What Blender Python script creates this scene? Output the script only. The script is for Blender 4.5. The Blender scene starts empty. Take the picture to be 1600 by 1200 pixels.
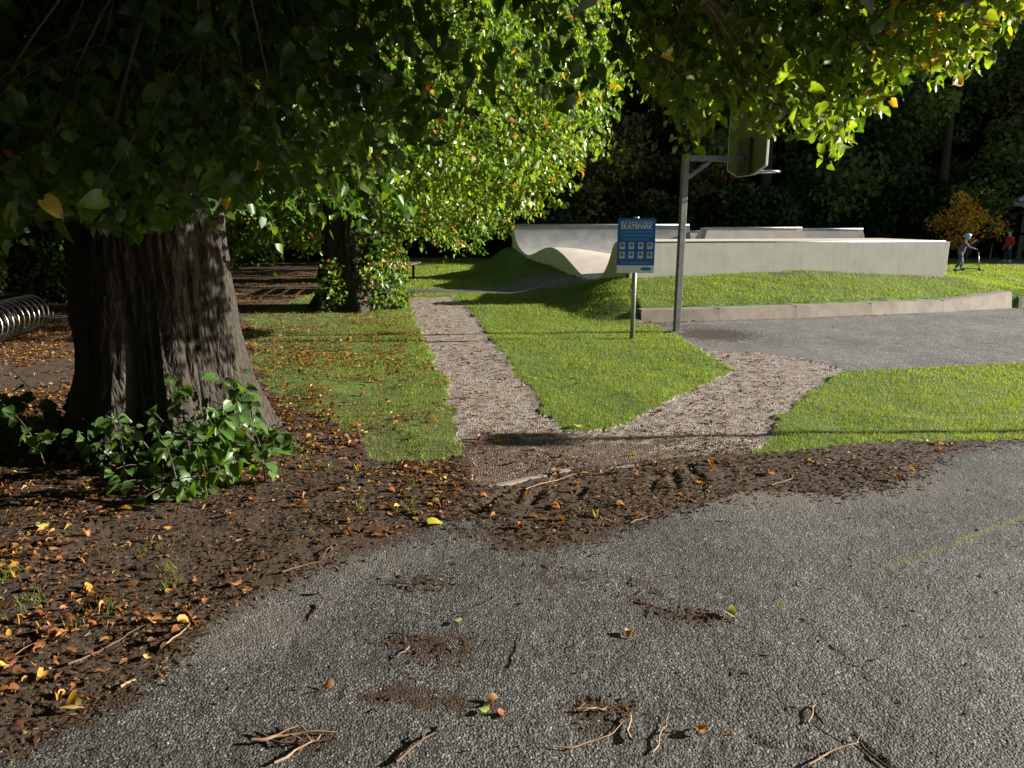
import bpy, bmesh, math, random
import numpy as np
from mathutils import Vector, Matrix, Quaternion

random.seed(7)
rng = np.random.default_rng(11)
scene = bpy.context.scene
COL = scene.collection

# ------------------------------------------------------------------ camera
F_PX, PITCH, CAM_Z = 1109.0, math.radians(13.0), 1.6
cam_data = bpy.data.cameras.new('camera')
cam_data.sensor_width = 36.0
cam_data.lens = 36.0 * F_PX / 1600.0
cam_data.clip_start = 0.05
cam_data.clip_end = 1500
cam = bpy.data.objects.new('camera', cam_data)
COL.objects.link(cam)
cam.location = (0, 0, CAM_Z)
cam.rotation_euler = (math.pi / 2 - PITCH, 0, 0)
scene.camera = cam

# ------------------------------------------------------------------ light
SUN_EL, SUN_AZ = math.radians(18.0), math.radians(3.0)
SUN_DIR = Vector((math.cos(SUN_AZ) * math.cos(SUN_EL), math.sin(SUN_AZ) * math.cos(SUN_EL), math.sin(SUN_EL)))
world = bpy.data.worlds.new('World')
scene.world = world
world.use_nodes = True
wn = world.node_tree
bg = wn.nodes['Background']
sky = wn.nodes.new('ShaderNodeTexSky')
sky.sky_type = 'NISHITA'
sky.sun_disc = False
sky.sun_elevation = SUN_EL
sky.sun_rotation = math.pi / 2 - SUN_AZ
wn.links.new(sky.outputs[0], bg.inputs[0])
bg.inputs[1].default_value = 0.05
sun_data = bpy.data.lights.new('sun', 'SUN')
sun_data.energy = 5.0
sun_data.angle = math.radians(0.5)
sun_data.color = (1.0, 0.92, 0.80)
sun = bpy.data.objects.new('sun', sun_data)
COL.objects.link(sun)
sun.location = (30, 0, 20)
sun.rotation_euler = SUN_DIR.to_track_quat('Z', 'Y').to_euler()
scene.view_settings.view_transform = 'Standard'
scene.view_settings.look = 'None'
scene.view_settings.gamma = 1
scene.view_settings.use_curve_mapping = False
scene.view_settings.exposure = 1.55
scene.render.engine = 'CYCLES'
scene.cycles.max_bounces = 5
scene.cycles.diffuse_bounces = 1
scene.cycles.glossy_bounces = 2
scene.cycles.transmission_bounces = 2
scene.cycles.transparent_max_bounces = 4

# ------------------------------------------------------------------ helpers
CP, SP = math.cos(PITCH), math.sin(PITCH)

def P(px, py, z=0.0):
    """point where the sight line through a photo pixel meets the height z"""
    u, v = (px - 800) / F_PX, (600 - py) / F_PX
    k = (z - CAM_Z) / (v * CP - SP)
    return (u * k, (CP + v * SP) * k)

def PD(px, py, D):
    """point on the sight line at depth D"""
    u, v = (px - 800) / F_PX, (600 - py) / F_PX
    k = D / (CP + v * SP)
    return np.array((u * k, D, CAM_Z + (v * CP - SP) * k))

def project(p):
    x, y, z = p[..., 0], p[..., 1], p[..., 2] - CAM_Z
    f = y * CP - z * SP
    f = np.where(f < 0.05, 0.05, f)
    return 800 + F_PX * x / f, 600 - F_PX * (y * SP + z * CP) / f, f

def hash3(i, j, k):
    n = (i * 374761393 + j * 668265263 + k * 2147483647 + 12345) & 0xFFFFFFFF
    n = ((n ^ (n >> 13)) * 1274126177) & 0xFFFFFFFF
    n = ((n ^ (n >> 16)) * 2246822519) & 0xFFFFFFFF
    return ((n ^ (n >> 15)) & 0xFFFFFF) / float(0xFFFFFF)

def noise(x, y, z=0.0, oct=1):
    x = np.asarray(x, float); y = np.asarray(y, float); z = np.zeros_like(x) + z
    out = 0; amp = 1; tot = 0
    for o in range(oct):
        xi, yi, zi = np.floor(x).astype(np.int64), np.floor(y).astype(np.int64), np.floor(z).astype(np.int64)
        fx, fy, fz = x - xi, y - yi, z - zi
        fx, fy, fz = [f * f * (3 - 2 * f) for f in (fx, fy, fz)]
        r = 0
        for a in (0, 1):
            for b in (0, 1):
                for c in (0, 1):
                    w = (fx if a else 1 - fx) * (fy if b else 1 - fy) * (fz if c else 1 - fz)
                    r = r + w * hash3(xi + a + o * 17, yi + b + o * 31, zi + c)
        out = out + amp * (r * 2 - 1); tot += amp
        amp *= 0.5; x, y, z = x * 2.03, y * 2.03, z * 2.03
    return out / tot

def sstep(a, b, x):
    t = np.clip((x - a) / (b - a), 0, 1)
    return t * t * (3 - 2 * t)

def tag(o, label=None, cat=None, group=None, kind=None):
    if label: o['label'] = label
    if cat: o['category'] = cat
    if group: o['group'] = group
    if kind: o['kind'] = kind
    return o

def empty(name, loc=(0, 0, 0), rz=0, label=None, cat=None, group=None, parent=None):
    o = bpy.data.objects.new(name, None)
    o.empty_display_size = 0.2
    COL.objects.link(o)
    o.location = loc; o.rotation_euler = (0, 0, rz)
    o.parent = parent
    return tag(o, label, cat, group)

def np_mesh(name, V, F, mat=None, col=None, smooth=False, attrs=None):
    """V (n,3), F (m,k) integer array, all faces k-sided"""
    V = np.asarray(V, np.float32); F = np.asarray(F, np.int32)
    me = bpy.data.meshes.new(name)
    me.vertices.add(len(V)); me.vertices.foreach_set('co', V.ravel())
    k = F.shape[1]
    me.loops.add(F.size); me.loops.foreach_set('vertex_index', F.ravel())
    me.polygons.add(len(F))
    me.polygons.foreach_set('loop_start', np.arange(0, F.size, k, dtype=np.int32))
    me.polygons.foreach_set('loop_total', np.full(len(F), k, np.int32))
    if smooth: me.polygons.foreach_set('use_smooth', np.ones(len(F), bool))
    me.update(calc_edges=True)
    if col is not None:
        a = me.color_attributes.new('Col', 'FLOAT_COLOR', 'POINT')
        c4 = np.ones((len(V), 4), np.float32); c4[:, :3] = col
        a.data.foreach_set('color', c4.ravel())
    for an, av in (attrs or {}).items():
        a = me.attributes.new(an, 'FLOAT', 'POINT')
        a.data.foreach_set('value', np.asarray(av, np.float32))
    if mat: me.materials.append(mat)
    return me

def link(name, me, parent=None, loc=None):
    o = bpy.data.objects.new(name, me)
    COL.objects.link(o)
    o.parent = parent
    if loc is not None: o.location = loc
    return o

class MB:
    """collects simple solids into one mesh"""
    def __init__(self): self.bm = bmesh.new()
    def box(self, c, s, rot=None, bevel=0.0):
        m = Matrix.Translation(c) @ (rot.to_4x4() if rot is not None else Matrix.Identity(4)) @ Matrix.Diagonal((s[0], s[1], s[2], 1))
        t = bmesh.new()
        bmesh.ops.create_cube(t, size=1, matrix=m)
        if bevel:
            bmesh.ops.bevel(t, geom=t.edges[:], offset=bevel, segments=2, affect='EDGES', profile=0.6)
        me = bpy.data.meshes.new('tmp'); t.to_mesh(me); t.free()
        self.bm.from_mesh(me); bpy.data.meshes.remove(me)
        return self
    def prism(self, pts, a, b):
        """closed outline pts (list of 2D) mapped by a(p)->3D bottom, b(p)->3D top"""
        lo = [self.bm.verts.new(a(p)) for p in pts]; hi = [self.bm.verts.new(b(p)) for p in pts]
        n = len(pts)
        for i in range(n):
            self.bm.faces.new((lo[i], lo[(i + 1) % n], hi[(i + 1) % n], hi[i]))
        self.bm.faces.new(lo[::-1]); self.bm.faces.new(hi)
        return self
    def tube(self, pts, rad, n=10, cap=True, closed=False):
        V, Fq = tube_np(pts, rad, n, closed)
        vs = [self.bm.verts.new(v) for v in V]
        for f in Fq:
            self.bm.faces.new([vs[i] for i in f])
        if cap and not closed:
            self.bm.faces.new(vs[:n][::-1]); self.bm.faces.new(vs[-n:])
        return self
    def build(self, name, mat, parent=None, smooth=False, loc=None):
        bmesh.ops.recalc_face_normals(self.bm, faces=self.bm.faces[:])
        me = bpy.data.meshes.new(name); self.bm.to_mesh(me); self.bm.free()
        if smooth:
            for p in me.polygons: p.use_smooth = True
        me.materials.append(mat)
        return link(name, me, parent, loc)

def tube_np(pts, rad, n=8, closed=False):
    pts = np.asarray(pts, float); m = len(pts)
    rad = np.broadcast_to(np.asarray(rad, float), (m,))
    if closed:
        T = np.roll(pts, -1, 0) - np.roll(pts, 1, 0)
    else:
        T = np.gradient(pts, axis=0)
    T /= np.linalg.norm(T, axis=1)[:, None] + 1e-9
    up = np.array((0, 0, 1.0)) if abs(T[0][2]) < 0.9 else np.array((1.0, 0, 0))
    A = np.zeros_like(T); a = np.cross(T[0], up); a /= np.linalg.norm(a)
    for i in range(m):
        a = a - T[i] * np.dot(a, T[i]); a /= np.linalg.norm(a) + 1e-9
        A[i] = a
    B = np.cross(T, A)
    th = np.linspace(0, 2 * np.pi, n, endpoint=False)
    V = pts[:, None] + rad[:, None, None] * (np.cos(th)[None, :, None] * A[:, None] + np.sin(th)[None, :, None] * B[:, None])
    V = V.reshape(-1, 3)
    idx = np.arange(m * n).reshape(m, n)
    nx = np.roll(idx, -1, 0) if closed else idx[1:]
    cur = idx if closed else idx[:-1]
    Fq = np.stack([cur, np.roll(cur, -1, 1), np.roll(nx, -1, 1), nx], -1).reshape(-1, 4)
    return V, Fq

def merge(parts):
    Vs, Fs, off = [], [], 0
    for V, F in parts:
        Vs.append(V); Fs.append(np.asarray(F) + off); off += len(V)
    return np.concatenate(Vs), np.concatenate(Fs)

LUV = {}
def scatter_np(bv, bf, pos, R, sc):
    """copies of a base mesh; returns V, F and the instance index of each vertex"""
    N, n = len(pos), bv.shape[-2]
    sc = np.asarray(sc)
    if sc.ndim == 1: sc = np.repeat(sc[:, None], 3, 1)
    if bv.ndim == 3:
        B = bv[rng.integers(0, len(bv), N)]
    else:
        B = np.repeat(bv[None], N, 0)
    V = np.einsum('nij,nkj->nki', R, B * sc[:, None, :]) + pos[:, None]
    Fa = bf[None] + (np.arange(N) * n)[:, None, None]
    b0_ = bv if bv.ndim == 2 else bv[0]
    LUV['lx'] = np.tile(np.abs(b0_[:, 0]), N); LUV['ly'] = np.tile(b0_[:, 1], N)
    return V.reshape(-1, 3), Fa.reshape(-1, bf.shape[1]), np.repeat(np.arange(N), n)

def frames(d, nrm):
    """rotation matrices with Y along d and Z near nrm"""
    d = d / (np.linalg.norm(d, axis=1)[:, None] + 1e-9)
    x = np.cross(d, nrm); x /= np.linalg.norm(x, axis=1)[:, None] + 1e-9
    z = np.cross(x, d)
    return np.stack([x, d, z], -1)

# ------------------------------------------------------------------ materials
def new_mat(name):
    m = bpy.data.materials.new(name); m.use_nodes = True
    nt = m.node_tree; b = nt.nodes['Principled BSDF']
    return m, nt, b

def N(nt, typ, **kw):
    n = nt.nodes.new(typ)
    for k, v in kw.items():
        if k in n.inputs: n.inputs[k].default_value = v
        else: setattr(n, k, v)
    return n

def ramp(nt, fac, stops):
    r = nt.nodes.new('ShaderNodeValToRGB')
    el = r.color_ramp.elements
    while len(el) < len(stops): el.new(0.5)
    for e, (p, c) in zip(el, stops):
        e.position = p
        e.color = (c, c, c, 1) if isinstance(c, (int, float)) else (*c, 1)
    nt.links.new(fac, r.inputs[0])
    return r.outputs[0]

def mixc(nt, fac, a, b, typ='MIX'):
    m = nt.nodes.new('ShaderNodeMix'); m.data_type = 'RGBA'; m.blend_type = typ
    for s, v in ((m.inputs[0], fac), (m.inputs[6], a), (m.inputs[7], b)):
        if hasattr(v, 'links') or hasattr(v, 'is_output'): nt.links.new(v, s)
        elif isinstance(v, (int, float)): s.default_value = v
        else: s.default_value = (*v, 1)
    return m.outputs[2]

def math_n(nt, op, a, b=0.5):
    m = nt.nodes.new('ShaderNodeMath'); m.operation = op
    for s, v in ((m.inputs[0], a), (m.inputs[1], b)):
        if isinstance(v, (int, float)): s.default_value = v
        else: nt.links.new(v, s)
    return m.outputs[0]

def coords(nt): return nt.nodes.new('ShaderNodeTexCoord').outputs['Object']

def tex_noise(nt, scale, detail=4, rough=0.55, vec=None, dist=0.0):
    n = nt.nodes.new('ShaderNodeTexNoise'); n.inputs['Scale'].default_value = scale
    n.inputs['Detail'].default_value = detail; n.inputs['Roughness'].default_value = rough
    n.inputs['Distortion'].default_value = dist
    nt.links.new(vec or coords(nt), n.inputs['Vector'])
    return n.outputs['Fac']

def voro(nt, scale, feature='F1', vec=None):
    n = nt.nodes.new('ShaderNodeTexVoronoi'); n.feature = feature; n.inputs['Scale'].default_value = scale
    nt.links.new(vec or coords(nt), n.inputs['Vector'])
    return n

def bump(nt, b, h, strength=0.5, dist=0.01, prev=None):
    n = nt.nodes.new('ShaderNodeBump'); n.inputs['Strength'].default_value = strength
    n.inputs['Distance'].default_value = dist
    nt.links.new(h, n.inputs['Height'])
    if prev: nt.links.new(prev, n.inputs['Normal'])
    nt.links.new(n.outputs[0], b.inputs['Normal'])
    return n.outputs[0]

def attr(nt, name, out='Fac'):
    a = nt.nodes.new('ShaderNodeAttribute'); a.attribute_name = name
    return a.outputs[out]

def plain(name, c, rough=0.6, metal=0.0, var=0.15, scale=8.0, bmp=0.0):
    m, nt, b = new_mat(name)
    f = tex_noise(nt, scale, 5)
    lo = tuple(x * (1 - var) for x in c); hi = tuple(min(1, x * (1 + var)) for x in c)
    nt.links.new(ramp(nt, f, [(0.3, lo), (0.7, hi)]), b.inputs['Base Color'])
    b.inputs['Roughness'].default_value = rough; b.inputs['Metallic'].default_value = metal
    if bmp: bump(nt, b, tex_noise(nt, scale * 12, 3), bmp, 0.004)
    return m

def leaf_mat(name, trans=0.4, rough=0.42, spec=0.5):
    m, nt, b = new_mat(name)
    c = attr(nt, 'Col', 'Color')
    var = tex_noise(nt, 40, 2)
    cc = mixc(nt, 1.0, c, ramp(nt, var, [(0.3, 0.75), (0.7, 1.15)]), 'MULTIPLY')
    lx, ly = attr(nt, 'lx'), attr(nt, 'ly')
    fr = math_n(nt, 'FRACT', math_n(nt, 'MULTIPLY', math_n(nt, 'SUBTRACT', ly, math_n(nt, 'MULTIPLY', lx, 0.75)), 6.5))
    vein = ramp(nt, math_n(nt, 'ABSOLUTE', math_n(nt, 'SUBTRACT', fr, 0.5)), [(0.0, 1.0), (0.07, 1.0), (0.13, 0.0)])
    mid = ramp(nt, lx, [(0.0, 1.0), (0.012, 1.0), (0.03, 0.0)])
    vn = math_n(nt, 'MULTIPLY', math_n(nt, 'MAXIMUM', vein, mid), math_n(nt, 'GREATER_THAN', ly, 0.01))
    cc = mixc(nt, math_n(nt, 'MULTIPLY', vn, 0.45), cc, mixc(nt, 1.0, cc, (1.7, 1.5, 1.5), 'MULTIPLY'))
    bump(nt, b, math_n(nt, 'MULTIPLY', vn, -1.0), 0.5, 0.002)
    nt.links.new(cc, b.inputs['Base Color'])
    b.inputs['Roughness'].default_value = rough
    b.inputs['Specular IOR Level'].default_value = spec
    t = nt.nodes.new('ShaderNodeBsdfTranslucent')
    tc = mixc(nt, 1.0, cc, (1.9, 1.7, 0.6), 'MULTIPLY')
    nt.links.new(tc, t.inputs[0])
    mx = nt.nodes.new('ShaderNodeMixShader'); mx.inputs[0].default_value = trans
    nt.links.new(b.outputs[0], mx.inputs[1]); nt.links.new(t.outputs[0], mx.inputs[2])
    nt.links.new(mx.outputs[0], nt.nodes['Material Output'].inputs[0])
    return m

M = {}
M['leaf'] = leaf_mat('lime leaf', 0.42, 0.38)
M['wood_leaf'] = leaf_mat('woodland leaf', 0.2, 0.6, 0.2)
M['grass_blade'] = leaf_mat('grass blade', 0.45, 0.5, 0.3)
M['dead_leaf'] = leaf_mat('dead leaf', 0.25, 0.55, 0.3)

def bark_mat(name, a, b_, moss=0.0):
    m, nt, b = new_mat(name)
    mp = nt.nodes.new('ShaderNodeMapping'); mp.inputs['Scale'].default_value = (1, 1, 0.38)
    nt.links.new(coords(nt), mp.inputs[0])
    n1 = tex_noise(nt, 22, 8, 0.65, mp.outputs[0], 0.6)
    v1 = voro(nt, 26, 'DISTANCE_TO_EDGE', mp.outputs[0]).outputs['Distance']
    c = ramp(nt, n1, [(0.3, a), (0.55, b_), (0.8, tuple(x * 1.5 for x in b_))])
    if moss:
        g = ramp(nt, tex_noise(nt, 3, 5), [(0.5, 0.0), (0.7, moss)])
        c = mixc(nt, g, c, (0.06, 0.09, 0.03))
    nt.links.new(c, b.inputs['Base Color']); b.inputs['Roughness'].default_value = 0.9
    h = math_n(nt, 'ADD', n1, math_n(nt, 'MULTIPLY', v1, 1.5))
    bump(nt, b, h, 0.9, 0.03)
    return m
M['bark'] = bark_mat('lime bark', (0.007, 0.0055, 0.0045), (0.038, 0.031, 0.023), 0.3)
M['bark_dark'] = bark_mat('woodland bark', (0.03, 0.025, 0.02), (0.08, 0.07, 0.05), 0.6)
M['twig'] = plain('twig bark', (0.10, 0.065, 0.04), 0.7, var=0.4, scale=20)

# asphalt: coarse worn aggregate
def asphalt_mat(name, base=1.0, stone=85.0, bstr=0.9):
    m, nt, b = new_mat(name)
    co = coords(nt)
    v = voro(nt, stone, 'F1', co); v2 = voro(nt, stone * 1.9, 'F1', co)
    tone = ramp(nt, v.outputs['Color'], [(0.1, (0.045 * base, 0.046 * base, 0.044 * base)), (0.5, (0.085 * base, 0.086 * base, 0.083 * base)), (0.8, (0.16 * base, 0.157 * base, 0.15 * base)), (0.97, (0.34 * base, 0.33 * base, 0.31 * base))])
    big = ramp(nt, tex_noise(nt, 0.9, 6, 0.6, co), [(0.3, 0.66), (0.7, 1.25)])
    c = mixc(nt, 1.0, tone, big, 'MULTIPLY')
    gap = ramp(nt, v.outputs['Distance'], [(0.30, 1.0), (0.75, 0.28)])
    c = mixc(nt, 1.0, c, gap, 'MULTIPLY')
    c = mixc(nt, 1.0, c, ramp(nt, tex_noise(nt, 5.5, 6, 0.65, co, 0.5), [(0.32, 0.72), (0.68, 1.22)]), 'MULTIPLY')
    peb = ramp(nt, v2.outputs['Color'], [(0.93, 0.0), (0.96, 0.8)])
    c = mixc(nt, peb, c, (0.30, 0.29, 0.27))
    # dirt, moss and cracks carried by the mesh
    dn = tex_noise(nt, 15, 8, 0.75, co, 0.8)
    d = ramp(nt, math_n(nt, 'ADD', attr(nt, 'dirt'), math_n(nt, 'MULTIPLY', math_n(nt, 'SUBTRACT', dn, 0.5), 2.6)), [(0.42, 0.0), (0.60, 0.95)])
    dc = ramp(nt, tex_noise(nt, 130, 3, 0.6, co), [(0.35, (0.012, 0.008, 0.005)), (0.5, (0.038, 0.021, 0.011)), (0.72, (0.10, 0.058, 0.028))])
    c = mixc(nt, d, c, dc)
    mo = ramp(nt, math_n(nt, 'ADD', attr(nt, 'moss'), math_n(nt, 'MULTIPLY', math_n(nt, 'SUBTRACT', tex_noise(nt, 45, 5, 0.7, co), 0.5), 1.6)), [(0.5, 0.0), (0.8, 0.75)])
    c = mixc(nt, mo, c, (0.10, 0.13, 0.025))
    dust = ramp(nt, math_n(nt, 'ADD', attr(nt, 'dust'), math_n(nt, 'MULTIPLY', math_n(nt, 'SUBTRACT', dn, 0.5), 0.5)), [(0.25, 0.0), (0.9, 0.8)])
    c = mixc(nt, dust, c, (0.16, 0.14, 0.125))
    nt.links.new(c, b.inputs['Base Color'])
    b.inputs['Roughness'].default_value = 0.72
    h = math_n(nt, 'SUBTRACT', math_n(nt, 'MULTIPLY', tex_noise(nt, 260, 2, 0.5, co), 0.3), v.outputs['Distance'])
    p = bump(nt, b, tex_noise(nt, 7, 5, 0.6, co), 0.35, 0.03)
    h = math_n(nt, 'ADD', h, math_n(nt, 'MULTIPLY', tex_noise(nt, 48, 4, 0.7, co), 1.6))
    bump(nt, b, h, bstr, 0.010, p)
    return m
M['road'] = asphalt_mat('worn asphalt', 1.18, 120, 0.5)
M['court'] = asphalt_mat('court asphalt', 2.1, 90, 0.45)
M['path_asphalt'] = asphalt_mat('path asphalt', 1.3, 90, 0.5)

def gravel_mat():
    m, nt, b = new_mat('pink gravel')
    co = coords(nt)
    v = voro(nt, 92, 'F1', co)
    tone = ramp(nt, v.outputs['Color'], [(0.05, (0.12, 0.09, 0.075)), (0.5, (0.32, 0.27, 0.24)), (0.95, (0.58, 0.52, 0.475))])
    gap = ramp(nt, v.outputs['Distance'], [(0.4, 1.0), (0.8, 0.4)])
    c = mixc(nt, 1.0, tone, gap, 'MULTIPLY')
    d = ramp(nt, math_n(nt, 'ADD', attr(nt, 'dirt'), math_n(nt, 'MULTIPLY', math_n(nt, 'SUBTRACT', tex_noise(nt, 9, 7, 0.75, co), 0.5), 1.7)), [(0.42, 0.0), (0.62, 0.9)])
    dc = ramp(nt, tex_noise(nt, 110, 3, 0.6, co), [(0.35, (0.03, 0.02, 0.014)), (0.7, (0.13, 0.075, 0.04))])
    c = mixc(nt, d, c, dc)
    nt.links.new(c, b.inputs['Base Color']); b.inputs['Roughness'].default_value = 0.85
    bump(nt, b, math_n(nt, 'MULTIPLY', v.outputs['Distance'], -1.0), 0.8, 0.012)
    return m
M['gravel'] = gravel_mat()

def soil_mat():
    m, nt, b = new_mat('soil and mulch')
    co = coords(nt)
    n1 = tex_noise(nt, 70, 6, 0.75, co); n2 = tex_noise(nt, 4, 5, 0.6, co)
    c = ramp(nt, n1, [(0.32, (0.013, 0.009, 0.006)), (0.5, (0.042, 0.027, 0.018)), (0.68, (0.10, 0.065, 0.04)), (0.8, (0.20, 0.14, 0.09))])
    c2 = mixc(nt, ramp(nt, n2, [(0.4, 0.0), (0.65, 0.45)]), c, (0.07, 0.036, 0.02))
    c2 = mixc(nt, attr(nt, 'dirt'), c2, ramp(nt, n1, [(0.35, (0.02, 0.011, 0.006)), (0.6, (0.085, 0.045, 0.02)), (0.8, (0.15, 0.09, 0.04))]))
    nt.links.new(c2, b.inputs['Base Color']); b.inputs['Roughness'].default_value = 0.95
    p = bump(nt, b, n2, 0.3, 0.05)
    bump(nt, b, n1, 0.9, 0.018, p)
    return m
M['soil'] = soil_mat()

def lawn_mat():
    m, nt, b = new_mat('lawn turf')
    co = coords(nt)
    n1 = tex_noise(nt, 60, 6, 0.7, co); n2 = tex_noise(nt, 1.3, 5, 0.6, co)
    c = ramp(nt, n1, [(0.3, (0.025, 0.04, 0.01)), (0.5, (0.07, 0.12, 0.02)), (0.75, (0.15, 0.23, 0.04))])
    worn = ramp(nt, math_n(nt, 'ADD', attr(nt, 'dirt'), math_n(nt, 'MULTIPLY', math_n(nt, 'SUBTRACT', tex_noise(nt, 5, 6, 0.7, co), 0.5), 1.2)), [(0.35, 0.0), (0.65, 0.9)])
    c = mixc(nt, worn, c, ramp(nt, n1, [(0.35, (0.022, 0.014, 0.008)), (0.7, (0.095, 0.058, 0.03))]))
    c = mixc(nt, 1.0, c, ramp(nt, n2, [(0.3, 0.8), (0.7, 1.15)]), 'MULTIPLY')
    nt.links.new(c, b.inputs['Base Color']); b.inputs['Roughness'].default_value = 0.9
    bump(nt, b, n1, 0.7, 0.02)
    return m
M['lawn'] = lawn_mat()

def concrete_mat(name, c, var=0.2, stain=0.35, streak=0.0):
    m, nt, b = new_mat(name)
    co = coords(nt)
    n1 = tex_noise(nt, 3.5, 8, 0.6, co); n2 = tex_noise(nt, 90, 4, 0.6, co)
    lo = tuple(x * (1 - var) for x in c); hi = tuple(min(1, x * (1 + var * 0.6)) for x in c)
    cc = ramp(nt, n1, [(0.3, lo), (0.65, hi)])
    st = ramp(nt, tex_noise(nt, 1.7, 7, 0.7, co, 1.0), [(0.55, 0.0), (0.75, stain)])
    cc = mixc(nt, st, cc, tuple(x * 0.55 for x in c))
    if streak:
        mp = nt.nodes.new('ShaderNodeMapping'); mp.inputs['Scale'].default_value = (6, 6, 0.35)
        nt.links.new(co, mp.inputs[0])
        s = ramp(nt, tex_noise(nt, 2.2, 5, 0.6, mp.outputs[0]), [(0.52, 0.0), (0.75, streak)])
        cc = mixc(nt, s, cc, tuple(x * 0.5 for x in c))
    cc = mixc(nt, 1.0, cc, ramp(nt, n2, [(0.3, 0.88), (0.7, 1.08)]), 'MULTIPLY')
    nt.links.new(cc, b.inputs['Base Color']); b.inputs['Roughness'].default_value = 0.8
    bump(nt, b, n2, 0.25, 0.004)
    return m
M['conc_cream'] = concrete_mat('smooth skate concrete', (0.50, 0.44, 0.38), 0.12, 0.2)
M['conc_grey'] = concrete_mat('grey skate concrete', (0.27, 0.27, 0.26), 0.22, 0.45)
M['conc_wall'] = concrete_mat('cast wall concrete', (0.62, 0.59, 0.53), 0.10, 0.25, 0.25)
M['conc_kerb'] = concrete_mat('old kerb concrete', (0.235, 0.205, 0.165), 0.3, 0.6, 0.5)
M['galv'] = plain('galvanised steel', (0.36, 0.38, 0.39), 0.42, 0.75, 0.2, 14)
M['galv_post'] = plain('weathered galvanised box steel', (0.16, 0.165, 0.16), 0.55, 0.45, 0.25, 9, 0.15)
M['rack_steel'] = plain('rack steel', (0.34, 0.34, 0.35), 0.3, 1.0, 0.3, 20)
M['steel'] = plain('polished steel', (0.62, 0.62, 0.63), 0.22, 1.0, 0.08, 20)
M['sign_blue'] = plain('sign blue', (0.012, 0.11, 0.42), 0.35, 0, 0.06, 3)
M['sign_white'] = plain('sign white', (0.72, 0.75, 0.76), 0.4, 0, 0.04, 3)
M['sign_cyan'] = plain('sign cyan print', (0.03, 0.42, 0.68), 0.4, 0, 0.03, 3)
M['sign_pale'] = plain('sign pale print', (0.30, 0.42, 0.60), 0.4, 0, 0.05, 3)
M['sign_black'] = plain('sign black print', (0.03, 0.03, 0.035), 0.4, 0, 0.1, 3)
M['sign_oval'] = plain('sign oval blue print', (0.03, 0.16, 0.50), 0.4, 0, 0.03, 3)
M['board'] = plain('weathered backboard laminate', (0.12, 0.10, 0.045), 0.6, 0, 0.25, 5)
M['board_plate'] = plain('rusty mounting plate', (0.07, 0.045, 0.035), 0.7, 0.2, 0.3, 10)
M['board_edge'] = plain('backboard white edging', (0.6, 0.6, 0.58), 0.5, 0, 0.1, 5)
M['timber'] = plain('dark bench timber', (0.07, 0.058, 0.05), 0.75, 0, 0.35, 14, 0.3)
M['iron'] = plain('black bench iron', (0.03, 0.03, 0.03), 0.55, 0.5, 0.2, 10)
M['edging'] = concrete_mat('path edging concrete', (0.26, 0.24, 0.2), 0.2, 0.5)
M['roof'] = plain('pale blue corrugated steel', (0.42, 0.50, 0.58), 0.4, 0.3, 0.08, 3)
M['fascia'] = plain('shelter fascia timber', (0.28, 0.21, 0.16), 0.7, 0, 0.2, 6)
M['post_wood'] = plain('shelter post timber', (0.12, 0.08, 0.06), 0.75, 0, 0.25, 8)
M['stake'] = plain('pale tree stake', (0.35, 0.31, 0.26), 0.7, 0, 0.2, 8)
M['info_blue'] = plain('notice blue', (0.03, 0.08, 0.32), 0.5, 0, 0.08, 4)

# ------------------------------------------------------------------ terrain shape
PROF = np.array([(20.3, 1.46), (20.22, 1.25), (20.05, 1.0), (19.7, .79), (19.2, .668), (18.75, .74), (18.25, .87), (17.85, .95), (17.5, .945),
                 (17.0, .82), (16.5, .61), (16.0, .40), (15.6, .32), (15.3, .32), (15.0, .45), (14.75, .72), (14.62, .98), (14.5, 1.2), (13.95, 1.2)])
GCUT = np.array([(11.4, .17), (13.9, .50), (14.9, .40), (15.1, .35), (15.45, .365), (15.9, .36), (16.6, .40), (17.8, .50), (19.2, .62), (20.3, .85), (23, .5), (26, 0)])
def cutx(y):
    return np.where(y < 13.95, 2.06 + (y - 11.4) / 2.55 * 0.22, 0.04 + (20.3 - np.minimum(y, 20.3)) * 0.353)
_k0, _k1, _k2 = np.array(P(1000, 503)), np.array(P(1290, 497)), np.array(P(1575, 481))
KERB = np.array([_k0 * (1 - t) ** 2 + _k1 * 2 * t * (1 - t) + _k2 * t * t for t in np.linspace(0, 1, 6)])
WALL_A, WALL_B = np.array((2.28, 13.9)), np.array((8.87, 14.8))
def yk(x): return np.interp(x, KERB[:, 0], KERB[:, 1])
def yw(x): return np.interp(x, [2.28, 8.87, 11.0], [13.9, 14.8, 15.1])
def xr(y): return np.interp(y, [13.2, 14.8, 21], [9.6, 8.87, 11.0])

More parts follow.
